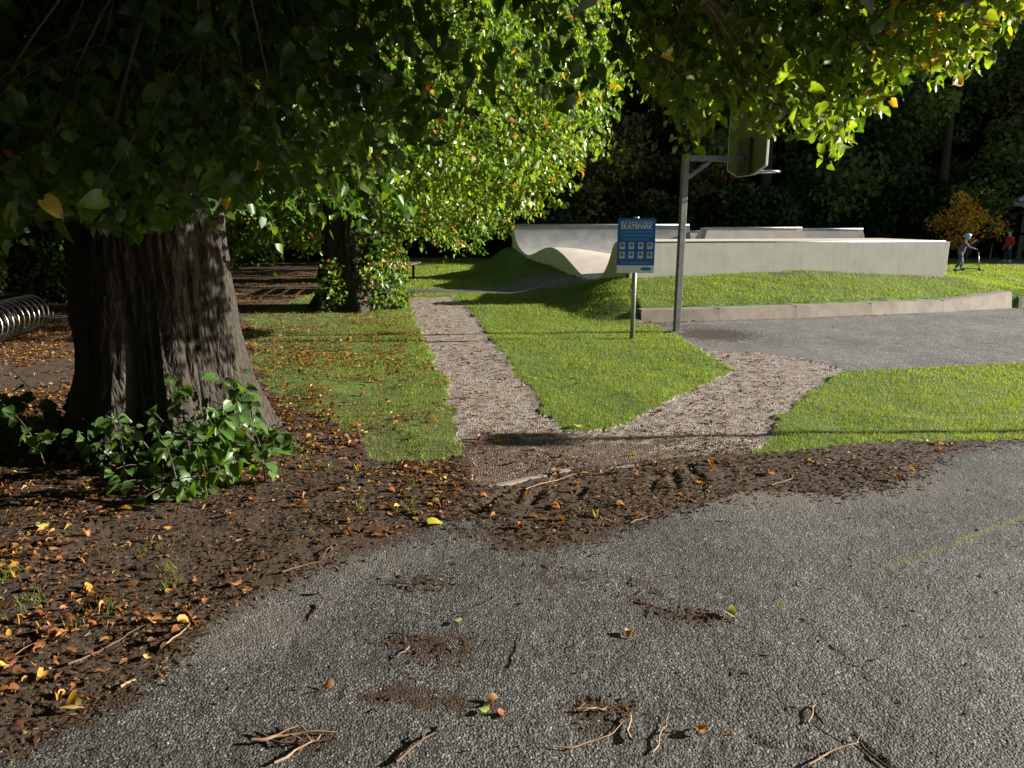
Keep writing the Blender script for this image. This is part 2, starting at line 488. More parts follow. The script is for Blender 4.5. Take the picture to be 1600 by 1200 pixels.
def terrain(x, y):
    x = np.asarray(x, float); y = np.asarray(y, float)
    h = np.zeros_like(x)
    Hc = np.interp(y, GCUT[:, 0], GCUT[:, 1])
    w = np.interp(y, [11.4, 13.5, 16, 20], [0.9, 1.7, 1.7, 1.5])
    d = (cutx(y) - x) / w
    left = Hc * (1 - sstep(0, 1, d)) * sstep(11.0, 11.9, y)
    Hr = np.interp(y, [13.2, 14.8, 18, 24], [.17, .46, .35, .0])
    right = Hr * (1 - sstep(0, 1, (x - xr(y)) / 3.0)) * sstep(12.9, 13.8, y)
    Hw = np.interp(x, [2.28, 5.8, 8.87], [.50, .635, .465])
    t = np.clip((y - yk(x)) / (yw(x) - yk(x)), 0, 1)
    mid = np.where(y > yk(x) + 0.09, .16 * sstep(.10, .19, y - yk(x)) + (Hw - .16) * t ** 0.75, 0)
    h = np.where(x < cutx(y) + .021, left, np.where(x > xr(y), right, mid))
    inside = (x > cutx(y) + 0.02) & (x < xr(y) - 0.1) & (y > yw(x) + 0.1) & (y < 23)
    h = np.where(inside, 0.2, h)
    # wooded hillside behind
    hill = np.clip(y - 38 + 2.5 * noise(x * 0.08, y * 0.0 + 3.3), 0, None)
    h = h + 0.42 * hill * sstep(0, 8, hill) 
    h = h + 0.3 * np.clip(-x - 22, 0, None)
    return h

def in_poly(x, y, poly):
    res = np.zeros(x.shape, bool)
    n = len(poly)
    for i in range(n):
        x1, y1 = poly[i]; x2, y2 = poly[(i + 1) % n]
        if y1 == y2: continue
        c = ((y1 > y) != (y2 > y)) & (x < (x2 - x1) * (y - y1) / (y2 - y1) + x1)
        res ^= c
    return res

def PP(lst): return [P(*p) for p in lst]

ROAD = PP([(-900, 1500), (-260, 1195), (0, 1165), (95, 1130), (170, 1085), (225, 1040), (285, 1008), (335, 965), (385, 925), (450, 902), (520, 872), (590, 848), (660, 815),
           (735, 800), (800, 806), (782, 822), (772, 838), (800, 850), (860, 850), (930, 832), (985, 812), (1060, 790), (1150, 768), (1220, 762), (1290, 770), (1370, 766), (1420, 745), (1470, 706), (1540, 692), (1700, 680), (2500, 655)])
ROAD = ROAD + [(40, ROAD[-1][1]), (40, -30), (-40, -30)]
ROAD_MUD = PP([(720, 800), (850, 745), (1000, 722), (1180, 705), (1480, 688), (1540, 692), (1470, 706), (1420, 745), (1370, 766), (1290, 770), (1150, 768), (985, 812), (860, 850), (800, 850)])
GRAVEL = PP([(637, 464), (712, 463), (738, 488), (762, 522), (795, 563), (832, 612), (858, 650), (882, 672), (925, 674), (970, 662), (1020, 642), (1090, 606), (1146, 578),
             (1120, 560), (1090, 545), (1180, 548), (1260, 560), (1330, 578), (1306, 586), (1262, 616), (1222, 650), (1195, 690), (1170, 708), (1000, 724), (900, 735), (790, 756), (745, 756), (722, 700), (716, 640), (688, 580), (662, 530), (648, 495)])
COURT = PP([(1010, 505), (1150, 502), (1300, 496), (1450, 489), (1575, 482), (1600, 478), (2400, 470), (2400, 540), (1700, 562), (1600, 568), (1460, 574), (1330, 580), (1260, 562), (1180, 550), (1110, 549), (1080, 538), (1055, 521)])
RIGHT_LAWN = PP([(1306, 586), (1330, 580), (1460, 574), (1600, 567), (1700, 562), (2400, 540), (2500, 655), (1700, 680), (1600, 684), (1480, 689), (1330, 699), (1250, 704), (1170, 708), (1195, 690), (1222, 650), (1262, 616)])
LEFT_SOIL = PP([(-1500, 520), (385, 470), (392, 540), (400, 600), (450, 640), (520, 668), (585, 700), (640, 770), (680, 785), (735, 700), (745, 756), (790, 756), (800, 806), (735, 800), (660, 815)]) + [P(-900, 1500), (-30, -4), (-30, 8)]
PATH = [(-3.5, 15.95), (-2.4, 15.9), (-0.5, 15.95), (0.55, 15.75), (1.2, 15.2), (1.72, 14.95), (2.0, 15.0), (1.55, 16.2), (1.0, 17.0), (0.3, 17.2), (-2.2, 17.05), (-3.5, 17.2)]

def region(x, y):
    """0 soil 1 road 2 lawn 3 gravel 4 court 5 path"""
    a = np.interp(y, [1, 4, 12, 25], [0.05, 0.07, 0.10, 0.10])
    xn = x + a * noise(x * 3.1, y * 3.1, 0.5, 3) * 1.6 + 0.02 * noise(x * 25, y * 25, 3.5, 2)
    yn = y + a * noise(x * 3.1, y * 3.1, 9.5, 3) * 1.6 + 0.02 * noise(x * 25, y * 25, 7.5, 2)
    r = np.full(x.shape, 2)
    xs_, ys_ = xn + .28 * noise(x * 1.5, y * 1.5, 12.5, 3), yn + .28 * noise(x * 1.5, y * 1.5, 17.5, 3)
    r[in_poly(np.where(x < -.42, xs_, xn), np.where(x < -.42, ys_, yn), LEFT_SOIL)] = 0
    r[(xn < -4.5) & (yn < 40)] = 0
    r[(yn > 37)] = 0
    r[(yn + .3 * noise(x * 1.7, y * 1.7, 21.5, 3) < 4.7)] = 0
    r[in_poly(xn, yn, GRAVEL)] = 3
    r[in_poly(xn, yn, ROAD)] = 1
    r[in_poly(xn, yn, ROAD_MUD)] = 0
    r[in_poly(xn, yn, RIGHT_LAWN)] = 2
    # between the forks of the gravel the trodden edge stays bare
    xc, yc = x + 0.02 * noise(x * 9, y * 9, 1.5, 2), y + 0.02 * noise(x * 9, y * 9, 4.5, 2)
    r[in_poly(xc, yc, COURT)] = 4
    r[(x > 2.0) & (x < 9.9) & (y > yk(x) - .35) & (y < yk(x) + .05)] = 4
    r[in_poly(xc, yc, PATH)] = 5
    r[(x > cutx(y) + 0.02) & (x < xr(y)) & (y > yk(x)) & (y < 22) & (r != 2)] = 2
    return r

def blob(x, y, px, py, rx, ry, rot=0):
    """soft spot: centre by photo pixel, radii in metres"""
    cx, cy = P(px, py)
    dx, dy = x - cx, y - cy
    c, s = math.cos(rot), math.sin(rot)
    return np.exp(-(((dx * c + dy * s) / rx) ** 2 + ((-dx * s + dy * c) / ry) ** 2))

def line_mask(x, y, pts, w):
    best = np.full(x.shape, 1e9)
    wob = 0.03 * noise(x * 5, y * 5, 2.5, 2)
    for a, b in zip(pts[:-1], pts[1:]):
        a = np.array(a); b = np.array(b); ab = b - a
        t = np.clip(((x - a[0]) * ab[0] + (y - a[1]) * ab[1]) / (ab @ ab), 0, 1)
        d = np.hypot(x - a[0] - t * ab[0] + wob, y - a[1] - t * ab[1] + wob)
        best = np.minimum(best, d)
    return np.exp(-(best / w) ** 2)

def dirt_mask(x, y, r):
    d = np.zeros_like(x)
    for px, py, rx, ry, rot, s in [(665, 910, .22, .12, -.2, .62), (860, 905, .28, .16, .2, .5), (1085, 965, .22, .07, -.25, .85), (690, 1015, .2, .12, 0, .75), (620, 1085, .14, .08, .3, .8),
                                   (720, 1100, .16, .06, -.3, .85), (940, 1110, .14, .07, 0, 1.0), (930, 1135, .10, .05, .2, .8), (1270, 1120, .06, .05, .3, .7), (590, 1090, .08, .04, .2, .9), (655, 1100, .1, .05, -.2, .9), (460, 1150, .1, .04, 0, .9), (1000, 940, .12, .05, -.8, .7), (900, 900, .2, .06, .2, .6), (650, 1000, .18, .05, .1, .85), (480, 1165, .14, .06, .1, .7), (1010, 915, .18, .06, -.8, .55), (640, 900, .12, .05, 0, .5),
                                   (840, 885, .3, .1, 0, .4), (60, 1130, .25, .14, .3, .9), (140, 1080, .2, .12, .6, .8), (560, 870, .5, .14, .35, .4), (760, 830, .3, .15, .2, .6), (1150, 1050, .08, .05, 0, .5), (1140, 790, .5, .12, .1, .35)]:
        d = np.maximum(d, s * blob(x, y, px, py, rx, ry, rot))
    road_edge = np.zeros_like(x)
    edge_pts = [P(*p) for p in [(0, 1165), (170, 1085), (285, 1008), (385, 925), (520, 872), (660, 815), (772, 838), (860, 850), (985, 812), (1150, 768), (1370, 766), (1470, 706), (1700, 680)]]
    road_edge = np.maximum(line_mask(x, y, EDGE_PTS, 0.16) * 0.62, line_mask(x, y, EDGE_PTS, 0.06) * 1.1)
    for c in CRACKS: d = np.maximum(d, .8 * line_mask(x, y, c, .012))
    gd_shade = 0.44 + 0.26 * sstep(5.6, 4.8, y) * sstep(2.5, 0.3, x)  # gravel debris, raised to paint in the shade streaks of its ridges
    gd_shade = np.maximum(gd_shade, 0.8 * blob(x, y, 800, 690, .45, .14)); gd_shade = np.maximum(gd_shade, .65 * blob(x, y, 1040, 690, .25, .25))
    gd_shade = np.maximum(gd_shade, 0.6 * sstep(0.35, 0.0, np.abs(x - np.interp(y, [4.9, 16], [-0.55, -2.4]))))
    cd = 0.95 * blob(x, y, 1115, 522, .75, .7, .2) + 0.5 * blob(x, y, 1040, 508, .7, .2)
    kerbd = 0.75 * np.exp(-((y - yk(x)) / .22) ** 2) * sstep(9.5, 6, x)
    ld = np.zeros_like(x)
    ld = np.maximum(ld, np.maximum(0.45 * sstep(-0.9, -2.6, x), .5 * sstep(8, 6, y) * (x < -.3)) * (y < 14))
    ld = np.maximum(ld, 0.75 * blob(x, y, 672, 435, .5, .8)); ld = np.maximum(ld, .5 * sstep(0.4, 0, np.abs(y - 15.9)) * (x < -1))
    ld = np.maximum(ld, 0.35 * blob(x, y, 780, 470, .8, .5))
    ld = np.maximum(ld, 0.7 * np.exp(-((y - yw(x) + .25) / .25) ** 2) * (x > 5) * (x < 9.5))
    return np.where(r == 1, np.maximum(d, road_edge), np.where(r == 3, gd_shade, np.where(r == 4, np.maximum(cd, kerbd), np.where(r == 2, ld, np.where(r == 5, 0.5 * sstep(-.8, -2.6, x), np.where(r == 0, np.maximum(.95 * blob(x, y, 880, 828, .42, .13, .3), .8 * blob(x, y, 1020, 795, .5, .12, .3)), 0))))))

def moss_mask(x, y):
    m = line_mask(x, y, PP([(1370, 893), (1450, 865), (1520, 838), (1600, 805), (1800, 740)]), 0.035) * 0.85
    m = np.maximum(m, line_mask(x, y, PP([(1250, 960), (1300, 1010), (1400, 1090), (1450, 1140)]), 0.03) * 0.5)
    m = np.maximum(m, 0.95 * blob(x, y, 1222, 945, .05, .04)); m = np.maximum(m, .5 * blob(x, y, 1480, 1030, .3, .05, -.4))
    m = np.maximum(m, .45 * blob(x, y, 980, 1000, .25, .2)); m = np.maximum(m, line_mask(x, y, PP([(1110, 1140), (1170, 1150), (1260, 1165), (1300, 1190)]), .03) * .5)
    return m

CRACKS = [PP([(1095, 1140), (1150, 1146), (1200, 1160), (1260, 1166), (1290, 1180)]), PP([(1235, 950), (1270, 985), (1330, 1040), (1400, 1100)]), PP([(270, 1012), (350, 1016), (440, 1012)]), PP([(1330, 1150), (1370, 1185), (1400, 1215)])]

EDGE_PTS = PP([(0, 1165), (95, 1130), (170, 1085), (285, 1008), (335, 965), (385, 925), (450, 902), (520, 872), (590, 848), (660, 815), (735, 800), (782, 822), (772, 838), (800, 850), (860, 850), (930, 832), (985, 812), (1060, 790), (1150, 768), (1220, 762), (1290, 770), (1370, 766), (1420, 745), (1470, 706), (1540, 692), (1700, 680)])
def relief(x, y, r):
    near = 1 / (1 + (y / 7) ** 2)
    z = 0.012 * noise(x * 1.3, y * 1.3, 1.1, 3)
    z = z + np.where(r == 0, (0.012 * noise(x * 9, y * 9, 4.2, 4) + .004) * (1 - .9 * line_mask(x, y, EDGE_PTS, .09)) + 0.006 * noise(x * 50, y * 50, 2.2, 2) * near, 0)
    z = z + np.where(r == 1, 0.003 * noise(x * 28, y * 28, 5.2, 2) * near, 0)
    z = z + np.where(r == 3, -0.008 + 0.004 * noise(x * 20, y * 20, 3.2, 2) + .016 * noise(x * 2.2, y * 9, 6.2, 3), 0)
    z = z + np.where(r == 2, 0.02 * noise(x * 2.2, y * 2.2, 8.2, 3), 0)
    for ci_, c in enumerate(CRACKS):
        z = z - (.02, .006, .006, .02)[ci_] * line_mask(x, y, c, (.011, .007, .007, .011)[ci_]) * (r == 1) * np.clip(.6 + noise(x * 6, y * 6, 1.2, 2), 0, 1)
    # tyre ruts in the mulch band
    ruts = np.zeros_like(x)
    for pts in ([(745, 800), (800, 765), (870, 750)], [(800, 790), (815, 768)], [(1050, 735), (1062, 775)], [(1078, 728), (1100, 760)], [(900, 780), (915, 760)], [(830, 790), (850, 768), (960, 752)], [(1010, 770), (1030, 745)]):
        ruts = ruts + line_mask(x, y, PP(pts), 0.03)
    z = z - 0.017 * np.clip(ruts, 0, 1) * (r == 0)
    band = blob(x, y, 900, 775, 1.0, .3, .12)
    z = z + (r == 0) * 0.022 * band * (1 - line_mask(x, y, EDGE_PTS, .08))
    return z

def ground_z(x, y):
    x = np.atleast_1d(np.asarray(x, float)); y = np.atleast_1d(np.asarray(y, float))
    return terrain(x, y) + relief(x, y, region(x, y))

# ------------------------------------------------------------------ ground sheets, cut from one relief so that they butt together
rows_px = np.concatenate([np.arange(1700, 900, -4.5), np.arange(900, 640, -2.6), np.arange(640, 440, -2.0), np.arange(440, 388, -1.3)])
ys = np.array([P(800, r)[1] for r in rows_px])
ys = np.concatenate([ys, np.linspace(ys[-1] + 0.6, 75, 50)])
ts = np.concatenate([np.linspace(-3.2, -1.05, 60)[:-1], np.linspace(-1.05, 1.05, 860), np.linspace(1.05, 3.2, 60)[1:]])
YY, TT = np.meshgrid(ys, ts, indexing='ij')
XX = YY * TT
RR = region(XX, YY)
ZZ = terrain(XX, YY) + relief(XX, YY, RR)
DD = dirt_mask(XX, YY, RR); MM = moss_mask(XX, YY)
DU = np.clip(0.75 * blob(XX, YY, 1250, 760, 1.5, .5, .1) + .5 * blob(XX, YY, 560, 880, .8, .2, .4) + .8 * blob(XX, YY, 1180, 555, 1.0, .8) + .6 * blob(XX, YY, 380, 990, .5, .25, .4), 0, 1)
DD = np.maximum(DD, 0.0)
nr, nc = XX.shape
idx = np.arange(nr * nc).reshape(nr, nc)
quads = np.stack([idx[:-1, :-1], idx[:-1, 1:], idx[1:, 1:], idx[1:, :-1]], -1).reshape(-1, 4)
cx = (XX[:-1, :-1] + XX[1:, 1:]) / 2; cy = (YY[:-1, :-1] + YY[1:, 1:]) / 2
creg = region(cx, cy).ravel()
allV = np.stack([XX, YY, ZZ], -1).reshape(-1, 3)
for code, nm, mt in ((0, 'ground', 'soil'), (1, 'road', 'road'), (2, 'lawn', 'lawn'), (3, 'gravel_path', 'gravel'), (4, 'court', 'court'), (5, 'footpath', 'path_asphalt')):
    q = quads[creg == code]
    used, inv = np.unique(q, return_inverse=True)
    me = np_mesh(nm, allV[used], inv.reshape(-1, 4), M[mt], smooth=True,
                 attrs={'dirt': DD.ravel()[used], 'moss': MM.ravel()[used], 'dust': DU.ravel()[used]})
    tag(link(nm, me), kind='structure')
g = MB()
g.box((0, 0, -0.35), (600, 600, 0.2))
tag(g.build('terrain', M['soil']), kind='structure')
# rough asphalt behind and under the camera
g = MB(); g.box((0, -15, -0.085), (90, 31.0, 0.08))
tag(g.build('road', M['road']), kind='structure')

# ------------------------------------------------------------------ low kerb wall
kerb = empty('kerb_wall', (0, 0, 0), label='low old concrete kerb wall holding back the grass bank beside the court', cat='kerb')
nseg = len(KERB) - 1
kp = [np.array(k) for k in KERB]
seg = 0
for i in range(nseg):
    for s in range(1):
        a = kp[i] + (kp[i + 1] - kp[i]) * s; b_ = kp[i] + (kp[i + 1] - kp[i]) * (s + 1)
        dirv = (b_ - a) / np.linalg.norm(b_ - a); nv = np.array((-dirv[1], dirv[0]))
        b2 = b_ - dirv * 0.002
        last = (i == nseg - 1)
        ha = 0.195 + 0.001 * seg; hb = 0.195 + 0.001 * (seg + 1) + (0.11 if last else 0)
        m_ = MB()
        V = [(*(a - nv * .08), -.05), (*(b2 - nv * .08), -.05), (*(b2 + nv * .21), -.05), (*(a + nv * .21), -.05), (*(a - nv * .03), ha), (*(b2 - nv * .03), hb), (*(b2 + nv * .2), hb), (*(a + nv * .2), ha)]
        vs = [m_.bm.verts.new(v) for v in V]
        for f in ((0, 3, 2, 1), (4, 5, 6, 7), (0, 1, 5, 4), (1, 2, 6, 5), (2, 3, 7, 6), (3, 0, 4, 7)): m_.bm.faces.new([vs[k] for k in f])
        bmesh.ops.bevel(m_.bm, geom=[e for e in m_.bm.edges if all(v.co.z > 0.1 for v in e.verts)], offset=0.018, segments=2, affect='EDGES')
        m_.build('kerb_section', M['conc_kerb'], kerb)
        seg += 1

# ------------------------------------------------------------------ skatepark
park = empty('skatepark', (5, 17, 0), label='pale concrete skatepark with curved quarter pipe, hump and long low front wall', cat='skatepark')
def pk(mb, name, mat, smooth=False):
    o = mb.build(name, M[mat], park, smooth); o.matrix_parent_inverse = Matrix.Translation((-5, -17, 0)); return o
# riding surface
pd = np.linspace(20.3, 13.95, 140)
def catmull(P_, t):
    return np.interp(t, np.arange(len(P_)), P_)
s = np.linspace(0, len(PROF) - 1, 120)
def smooth_prof():
    D_, z_ = np.interp(s, np.arange(len(PROF)), PROF[:, 0]), np.interp(s, np.arange(len(PROF)), PROF[:, 1])
    k = np.array([1, 3, 5, 6, 5, 3, 1.]); k /= k.sum()
    for _ in range(2):
        z2 = np.convolve(np.pad(z_, 3, 'edge'), k, 'valid'); D2 = np.convolve(np.pad(D_, 3, 'edge'), k, 'valid')
        z_[:], D_[:] = z2, D2
    D_[0], z_[0] = PROF[0]
    return D_, z_
PDn, PZn = smooth_prof()
jx = np.linspace(0, 1, 40)
Vr = []
XEND = 4.9
for D_, z_ in zip(PDn, PZn):
    x0 = float(cutx(np.array(D_)))
    for j in jx:
        x_ = x0 + (XEND - x0) * j
        zz = z_
        hump = math.exp(-((D_ - 17.8) / 0.9) ** 2)
        fade = float(sstep(0.2, 2.0, x_ - x0))
        zz = zz - 0.20 * hump * fade
        if D_ < 16.6:
            zd = 1.2 if D_ < 15.6 else 1.2 - 0.85 * float(sstep(15.6, 16.5, D_))
            zz = zz + (zd - zz) * float(sstep(0.45, 1.1, x_ - max(x0, 2.0))) if x_ > 2.0 else zz
        if x_ > 2.25 and D_ < 16: D_2 = max(D_, float(yw(x_)) + .12); zz = min(zz, 1.183)
        else: D_2 = D_
        Vr.append((x_, D_2, zz))
Vr = np.array(Vr).reshape(len(PDn), len(jx), 3)
ii = np.arange(Vr.shape[0] * Vr.shape[1]).reshape(Vr.shape[:2])
Fr = np.stack([ii[:-1, :-1], ii[1:, :-1], ii[1:, 1:], ii[:-1, 1:]], -1)
dsplit = int(np.argmin(np.abs(PDn - 19.2)))
def park_mesh(name, V, F, mat):
    o = link(name, np_mesh(name, V, F, M[mat], smooth=True), park)
    o.matrix_parent_inverse = Matrix.Translation((-5, -17, 0)); return o
park_mesh('quarter_pipe', Vr.reshape(-1, 3), Fr[:dsplit].reshape(-1, 4), 'conc_grey')
park_mesh('riding_surface', Vr.reshape(-1, 3), Fr[dsplit:].reshape(-1, 4), 'conc_cream')
# cut side wall under the profile, 0.14 thick
top = Vr[:, 0]; nv = np.array((-0.943, -0.333, 0))
Vs = []
for p in top:
    for off in (0.0, 0.03):
        Vs += [p + nv * off + np.array((0, 0, 0.004)), np.array((p[0], p[1], -0.2)) + nv * off]
Vs = np.array(Vs); n_ = len(top); Fs = []
for i in range(n_ - 1):
    a, b_ = i * 4, (i + 1) * 4
    Fs += [(a + 2, a + 3, b_ + 3, b_ + 2), (a, a + 2, b_ + 2, b_), (a + 1, b_ + 1, b_, a)]
park_mesh('side_wall', Vs, np.array(Fs), 'conc_wall')
# back of the quarter pipe and its right end
qb = MB(); y0 = 20.31
qb.box((2.3, 20.55, .73), (4.62, 0.48, 1.455)); pk(qb, 'platform', 'conc_grey')
endp = [(D_, z_) for D_, z_ in zip(PDn[:dsplit + 1], PZn[:dsplit + 1])]
m_ = MB(); pts = endp + [(PDn[dsplit], 0.0), (20.3, 0.0)]
m_.prism(pts, lambda p: (XEND - 0.02, p[0], p[1]), lambda p: (XEND + 0.06, p[0], p[1])); pk(m_, 'ramp_end', 'conc_grey')
m_ = MB(); m_.tube([(0.0, 20.3, 1.47), (XEND + .05, 20.3, 1.47)], 0.025, 10); pk(m_, 'coping', 'galv', True)
# front wall panels
wd = WALL_B - WALL_A; L = np.linalg.norm(wd); wd /= L; wn_ = np.array((-wd[1], wd[0]))
cuts = [0, 1.9, 3.35, 4.55, L]
ang = math.atan2(wd[1], wd[0])
for a, b_ in zip(cuts[:-1], cuts[1:]):
    c = WALL_A + wd * (a + b_) / 2 + wn_ * 0.07
    m_ = MB(); m_.box((c[0], c[1], 0.57), (b_ - a - 0.002, 0.14, 1.19), Matrix.Rotation(ang, 3, 'Z'), 0.003); pk(m_, 'wall_panel', 'conc_wall')
c = WALL_A + wd * L / 2 + wn_ * 0.07
# deck behind the wall, right end wall
q = [WALL_A + wn_ * .142, WALL_B + wn_ * .142, WALL_B + wn_ * 2.1, WALL_A + wn_ * 2.0 + wd * 1.0]
m_ = MB(); m_.prism(q, lambda p: (p[0] + (.55 if p is q[0] else 0), p[1], 0.2), lambda p: (p[0] + (.55 if p is q[0] else 0), p[1], 1.192)); pk(m_, 'deck', 'conc_cream')
m_ = MB(); m_.tube([(*(WALL_A + wn_ * .02 + wd * .02), 1.176), (*(WALL_B + wn_ * .02), 1.176)], 0.022, 8); pk(m_, 'coping', 'galv', True)
e = WALL_B + wd * 0.05 + wn_ * 1.05
m_ = MB(); m_.box((e[0], e[1], 0.55), (0.1, 2.1, 1.24), Matrix.Rotation(ang, 3, 'Z'), 0.005); pk(m_, 'end_wall', 'conc_wall')
# ramps rising behind the deck
def wedge(name, xa, xb, y, z, mat, lean=0.12, depth=2.2):
    m_ = MB()
    pts = [(y, -0.1), (y - 0.15, 1.0), (y, z), (y + 0.7, z), (y + depth, 0.3), (y + depth, -0.1)]
    pts = [(y - .9, 0.3), (y - .55, .62), (y - .2, 1.0), (y, z), (y + 0.7, z), (y + depth, 0.3)]
    m_.prism(pts, lambda p: (xa - (0.14 if p[1] < z else 0) * lean / .12, p[0], p[1]), lambda p: (xb + (0.02 if p[1] < z else 0), p[0], p[1]))
    pk(m_, name, mat)
    m_ = MB(); m_.tube([(xa, y, z + .01), (xb, y, z + .01)], 0.02, 8); pk(m_, 'coping', 'galv', True)
wedge('ramp', 5.28, 7.82, 19.6, 1.39, 'conc_cream')
wedge('ramp', 7.9, 9.95, 20.6, 1.35, 'conc_grey')
wedge('ramp', 4.95, 5.75, 21.0, 1.28, 'conc_grey')
m_ = MB(); m_.box((7.4, 18.6, 0.26), (5.0, 5.0, 0.12)); pk(m_, 'floor', 'conc_cream')

# ------------------------------------------------------------------ park sign
sx, sy = P(988, 530)
sgn = empty('park_sign', (sx, sy, 0), math.radians(-3), 'blue and white skatepark rules sign on a steel post in the lawn', 'sign')
MB().tube([(0, 0.035, -0.1), (0, 0.035, 1.635)], 0.032, 16).build('post', M['galv'], sgn, True)
MB().tube([(0, 0.035, 1.63), (0, 0.035, 1.645)], 0.036, 16).build('cap', M['steel'], sgn, True)
for z_ in (1.08, 1.48):
    MB().box((0, 0.035, z_), (0.11, 0.08, 0.03), bevel=0.004).build('clamp', M['galv'], sgn)
SW, SH, SZ = 0.50, 0.715, 0.905
MB().box((0, -0.012, SZ + SH / 2), (SW, 0.008, SH), bevel=0.002).build('panel', M['sign_blue'], sgn)
MB().box((0, -0.0185, SZ + 0.0515), (SW - .004, 0.003, 0.101)).build('white_band', M['sign_white'], sgn)
def text(body, x, z, size, mat, parent, bold=0.0, y=-0.0175, sxx=1.0, name='lettering', width=None):
    cu = bpy.data.curves.new('t', 'FONT'); cu.body = body; cu.size = size; cu.align_x = 'CENTER'; cu.align_y = 'CENTER'
    cu.offset = bold; cu.extrude = 0.0008; cu.resolution_u = 3
    o = bpy.data.objects.new('t', cu); COL.objects.link(o)
    bpy.context.view_layer.update()
    me = bpy.data.meshes.new_from_object(o)
    bpy.data.objects.remove(o); me.materials.clear(); me.materials.append(M[mat])
    if width:
        xs = [v.co.x for v in me.vertices]; k = width / (max(xs) - min(xs)); mid = (max(xs) + min(xs)) / 2
        for v in me.vertices: v.co.x = (v.co.x - mid) * k
    t = link(name, me, parent)
    t.location = (x, y, z); t.rotation_euler = (math.pi / 2, 0, 0)
    return t
text('BUCKFASTLEIGH', 0, SZ + SH - 0.052, 0.060, 'sign_white', sgn, 0.0, width=0.42)
text('SKATEPARK', 0, SZ + SH - 0.108, 0.080, 'sign_white', sgn, 0.002, width=0.42)
text('CONDITIONS OF USE', 0, SZ + SH - 0.218, 0.047, 'sign_cyan', sgn, 0.001, width=0.43)
def bars(zc, w, n, mat='sign_pale', x=0, h=0.004, name='small_print', seed=1):
    m_ = MB(); r_ = random.Random(seed)
    for k in range(n):
        z = zc - k * 0.011; xx = x - w / 2
        while xx < x + w / 2 - 0.01:
            l = r_.uniform(0.01, 0.032); m_.box((xx + l / 2, -0.0172, z), (l, 0.0015, h)); xx += l + 0.006
    m_.build(name, M[mat], sgn)
MB().box((0, -0.0172, SZ + SH - .142), (.42, .0015, .0025)).build('rule', M['sign_pale'], sgn)
bars(SZ + SH - 0.166, .42, 2, seed=2); bars(SZ + SH - 0.258, .36, 3, seed=3, h=.003)
for k in range(4):
    for j in range(2):
        x = -0.183 + k * 0.122; z = SZ + SH - 0.352 - j * 0.122
        f = MB().box((x, -0.0172, z), (0.07, 0.0015, 0.083)).build('pictogram', M['sign_white'], sgn)
        r_ = random.Random(k * 5 + j); d_ = MB()
        d_.box((x, -0.0184, z + .006), (.058, .0008, .058))
        d_.build('picture', plain('pictogram ground', (0.42, 0.45, 0.47), .5), f)
        d_ = MB(); lean = r_.uniform(-.5, .5)
        d_.tube([(x + r_.uniform(-.01, .01), -.0192, z + .026), (x + r_.uniform(-.01, .01), -.0192, z + .022)], .008, 8)
        d_.box((x + lean * .01, -.0192, z + .008), (.016, .0008, .024), Matrix.Rotation(lean, 3, 'Y'))
        for s_ in (-1, 1):
            d_.box((x + s_ * .009, -.0192, z - .011), (.007, .0008, .02), Matrix.Rotation(-s_ * .5, 3, 'Y'))
            d_.box((x + s_ * .015, -.0193, z + .014), (.018, .0008, .006), Matrix.Rotation(s_ * r_.uniform(-.6, .8), 3, 'Y'))
        d_.build('figure', M['sign_black'], f)
        bars(z - 0.052, .08, 1, h=.004, seed=k + 9 * j, x=x)
bars(SZ + .143, .40, 2, seed=8, h=.004)
bars(SZ + .082, .10, 1, 'sign_black', -.18, .012, 'logo_text', 4); bars(SZ + .056, .10, 3, 'sign_pale', -.18, .005, 'logo_text', 6)
bars(SZ + .08, .07, 5, 'sign_pale', -.07, .003, 'logo_text', 7)
m_ = MB(); ov = [(math.cos(a) * .074 + .14, math.sin(a) * .024 + SZ + .055) for a in np.linspace(0, 2 * math.pi, 28, endpoint=False)]
m_.prism(ov, lambda p: (p[0], -.0215, p[1]), lambda p: (p[0], -.0205, p[1])); ovo = m_.build('oval_logo', M['sign_oval'], sgn)

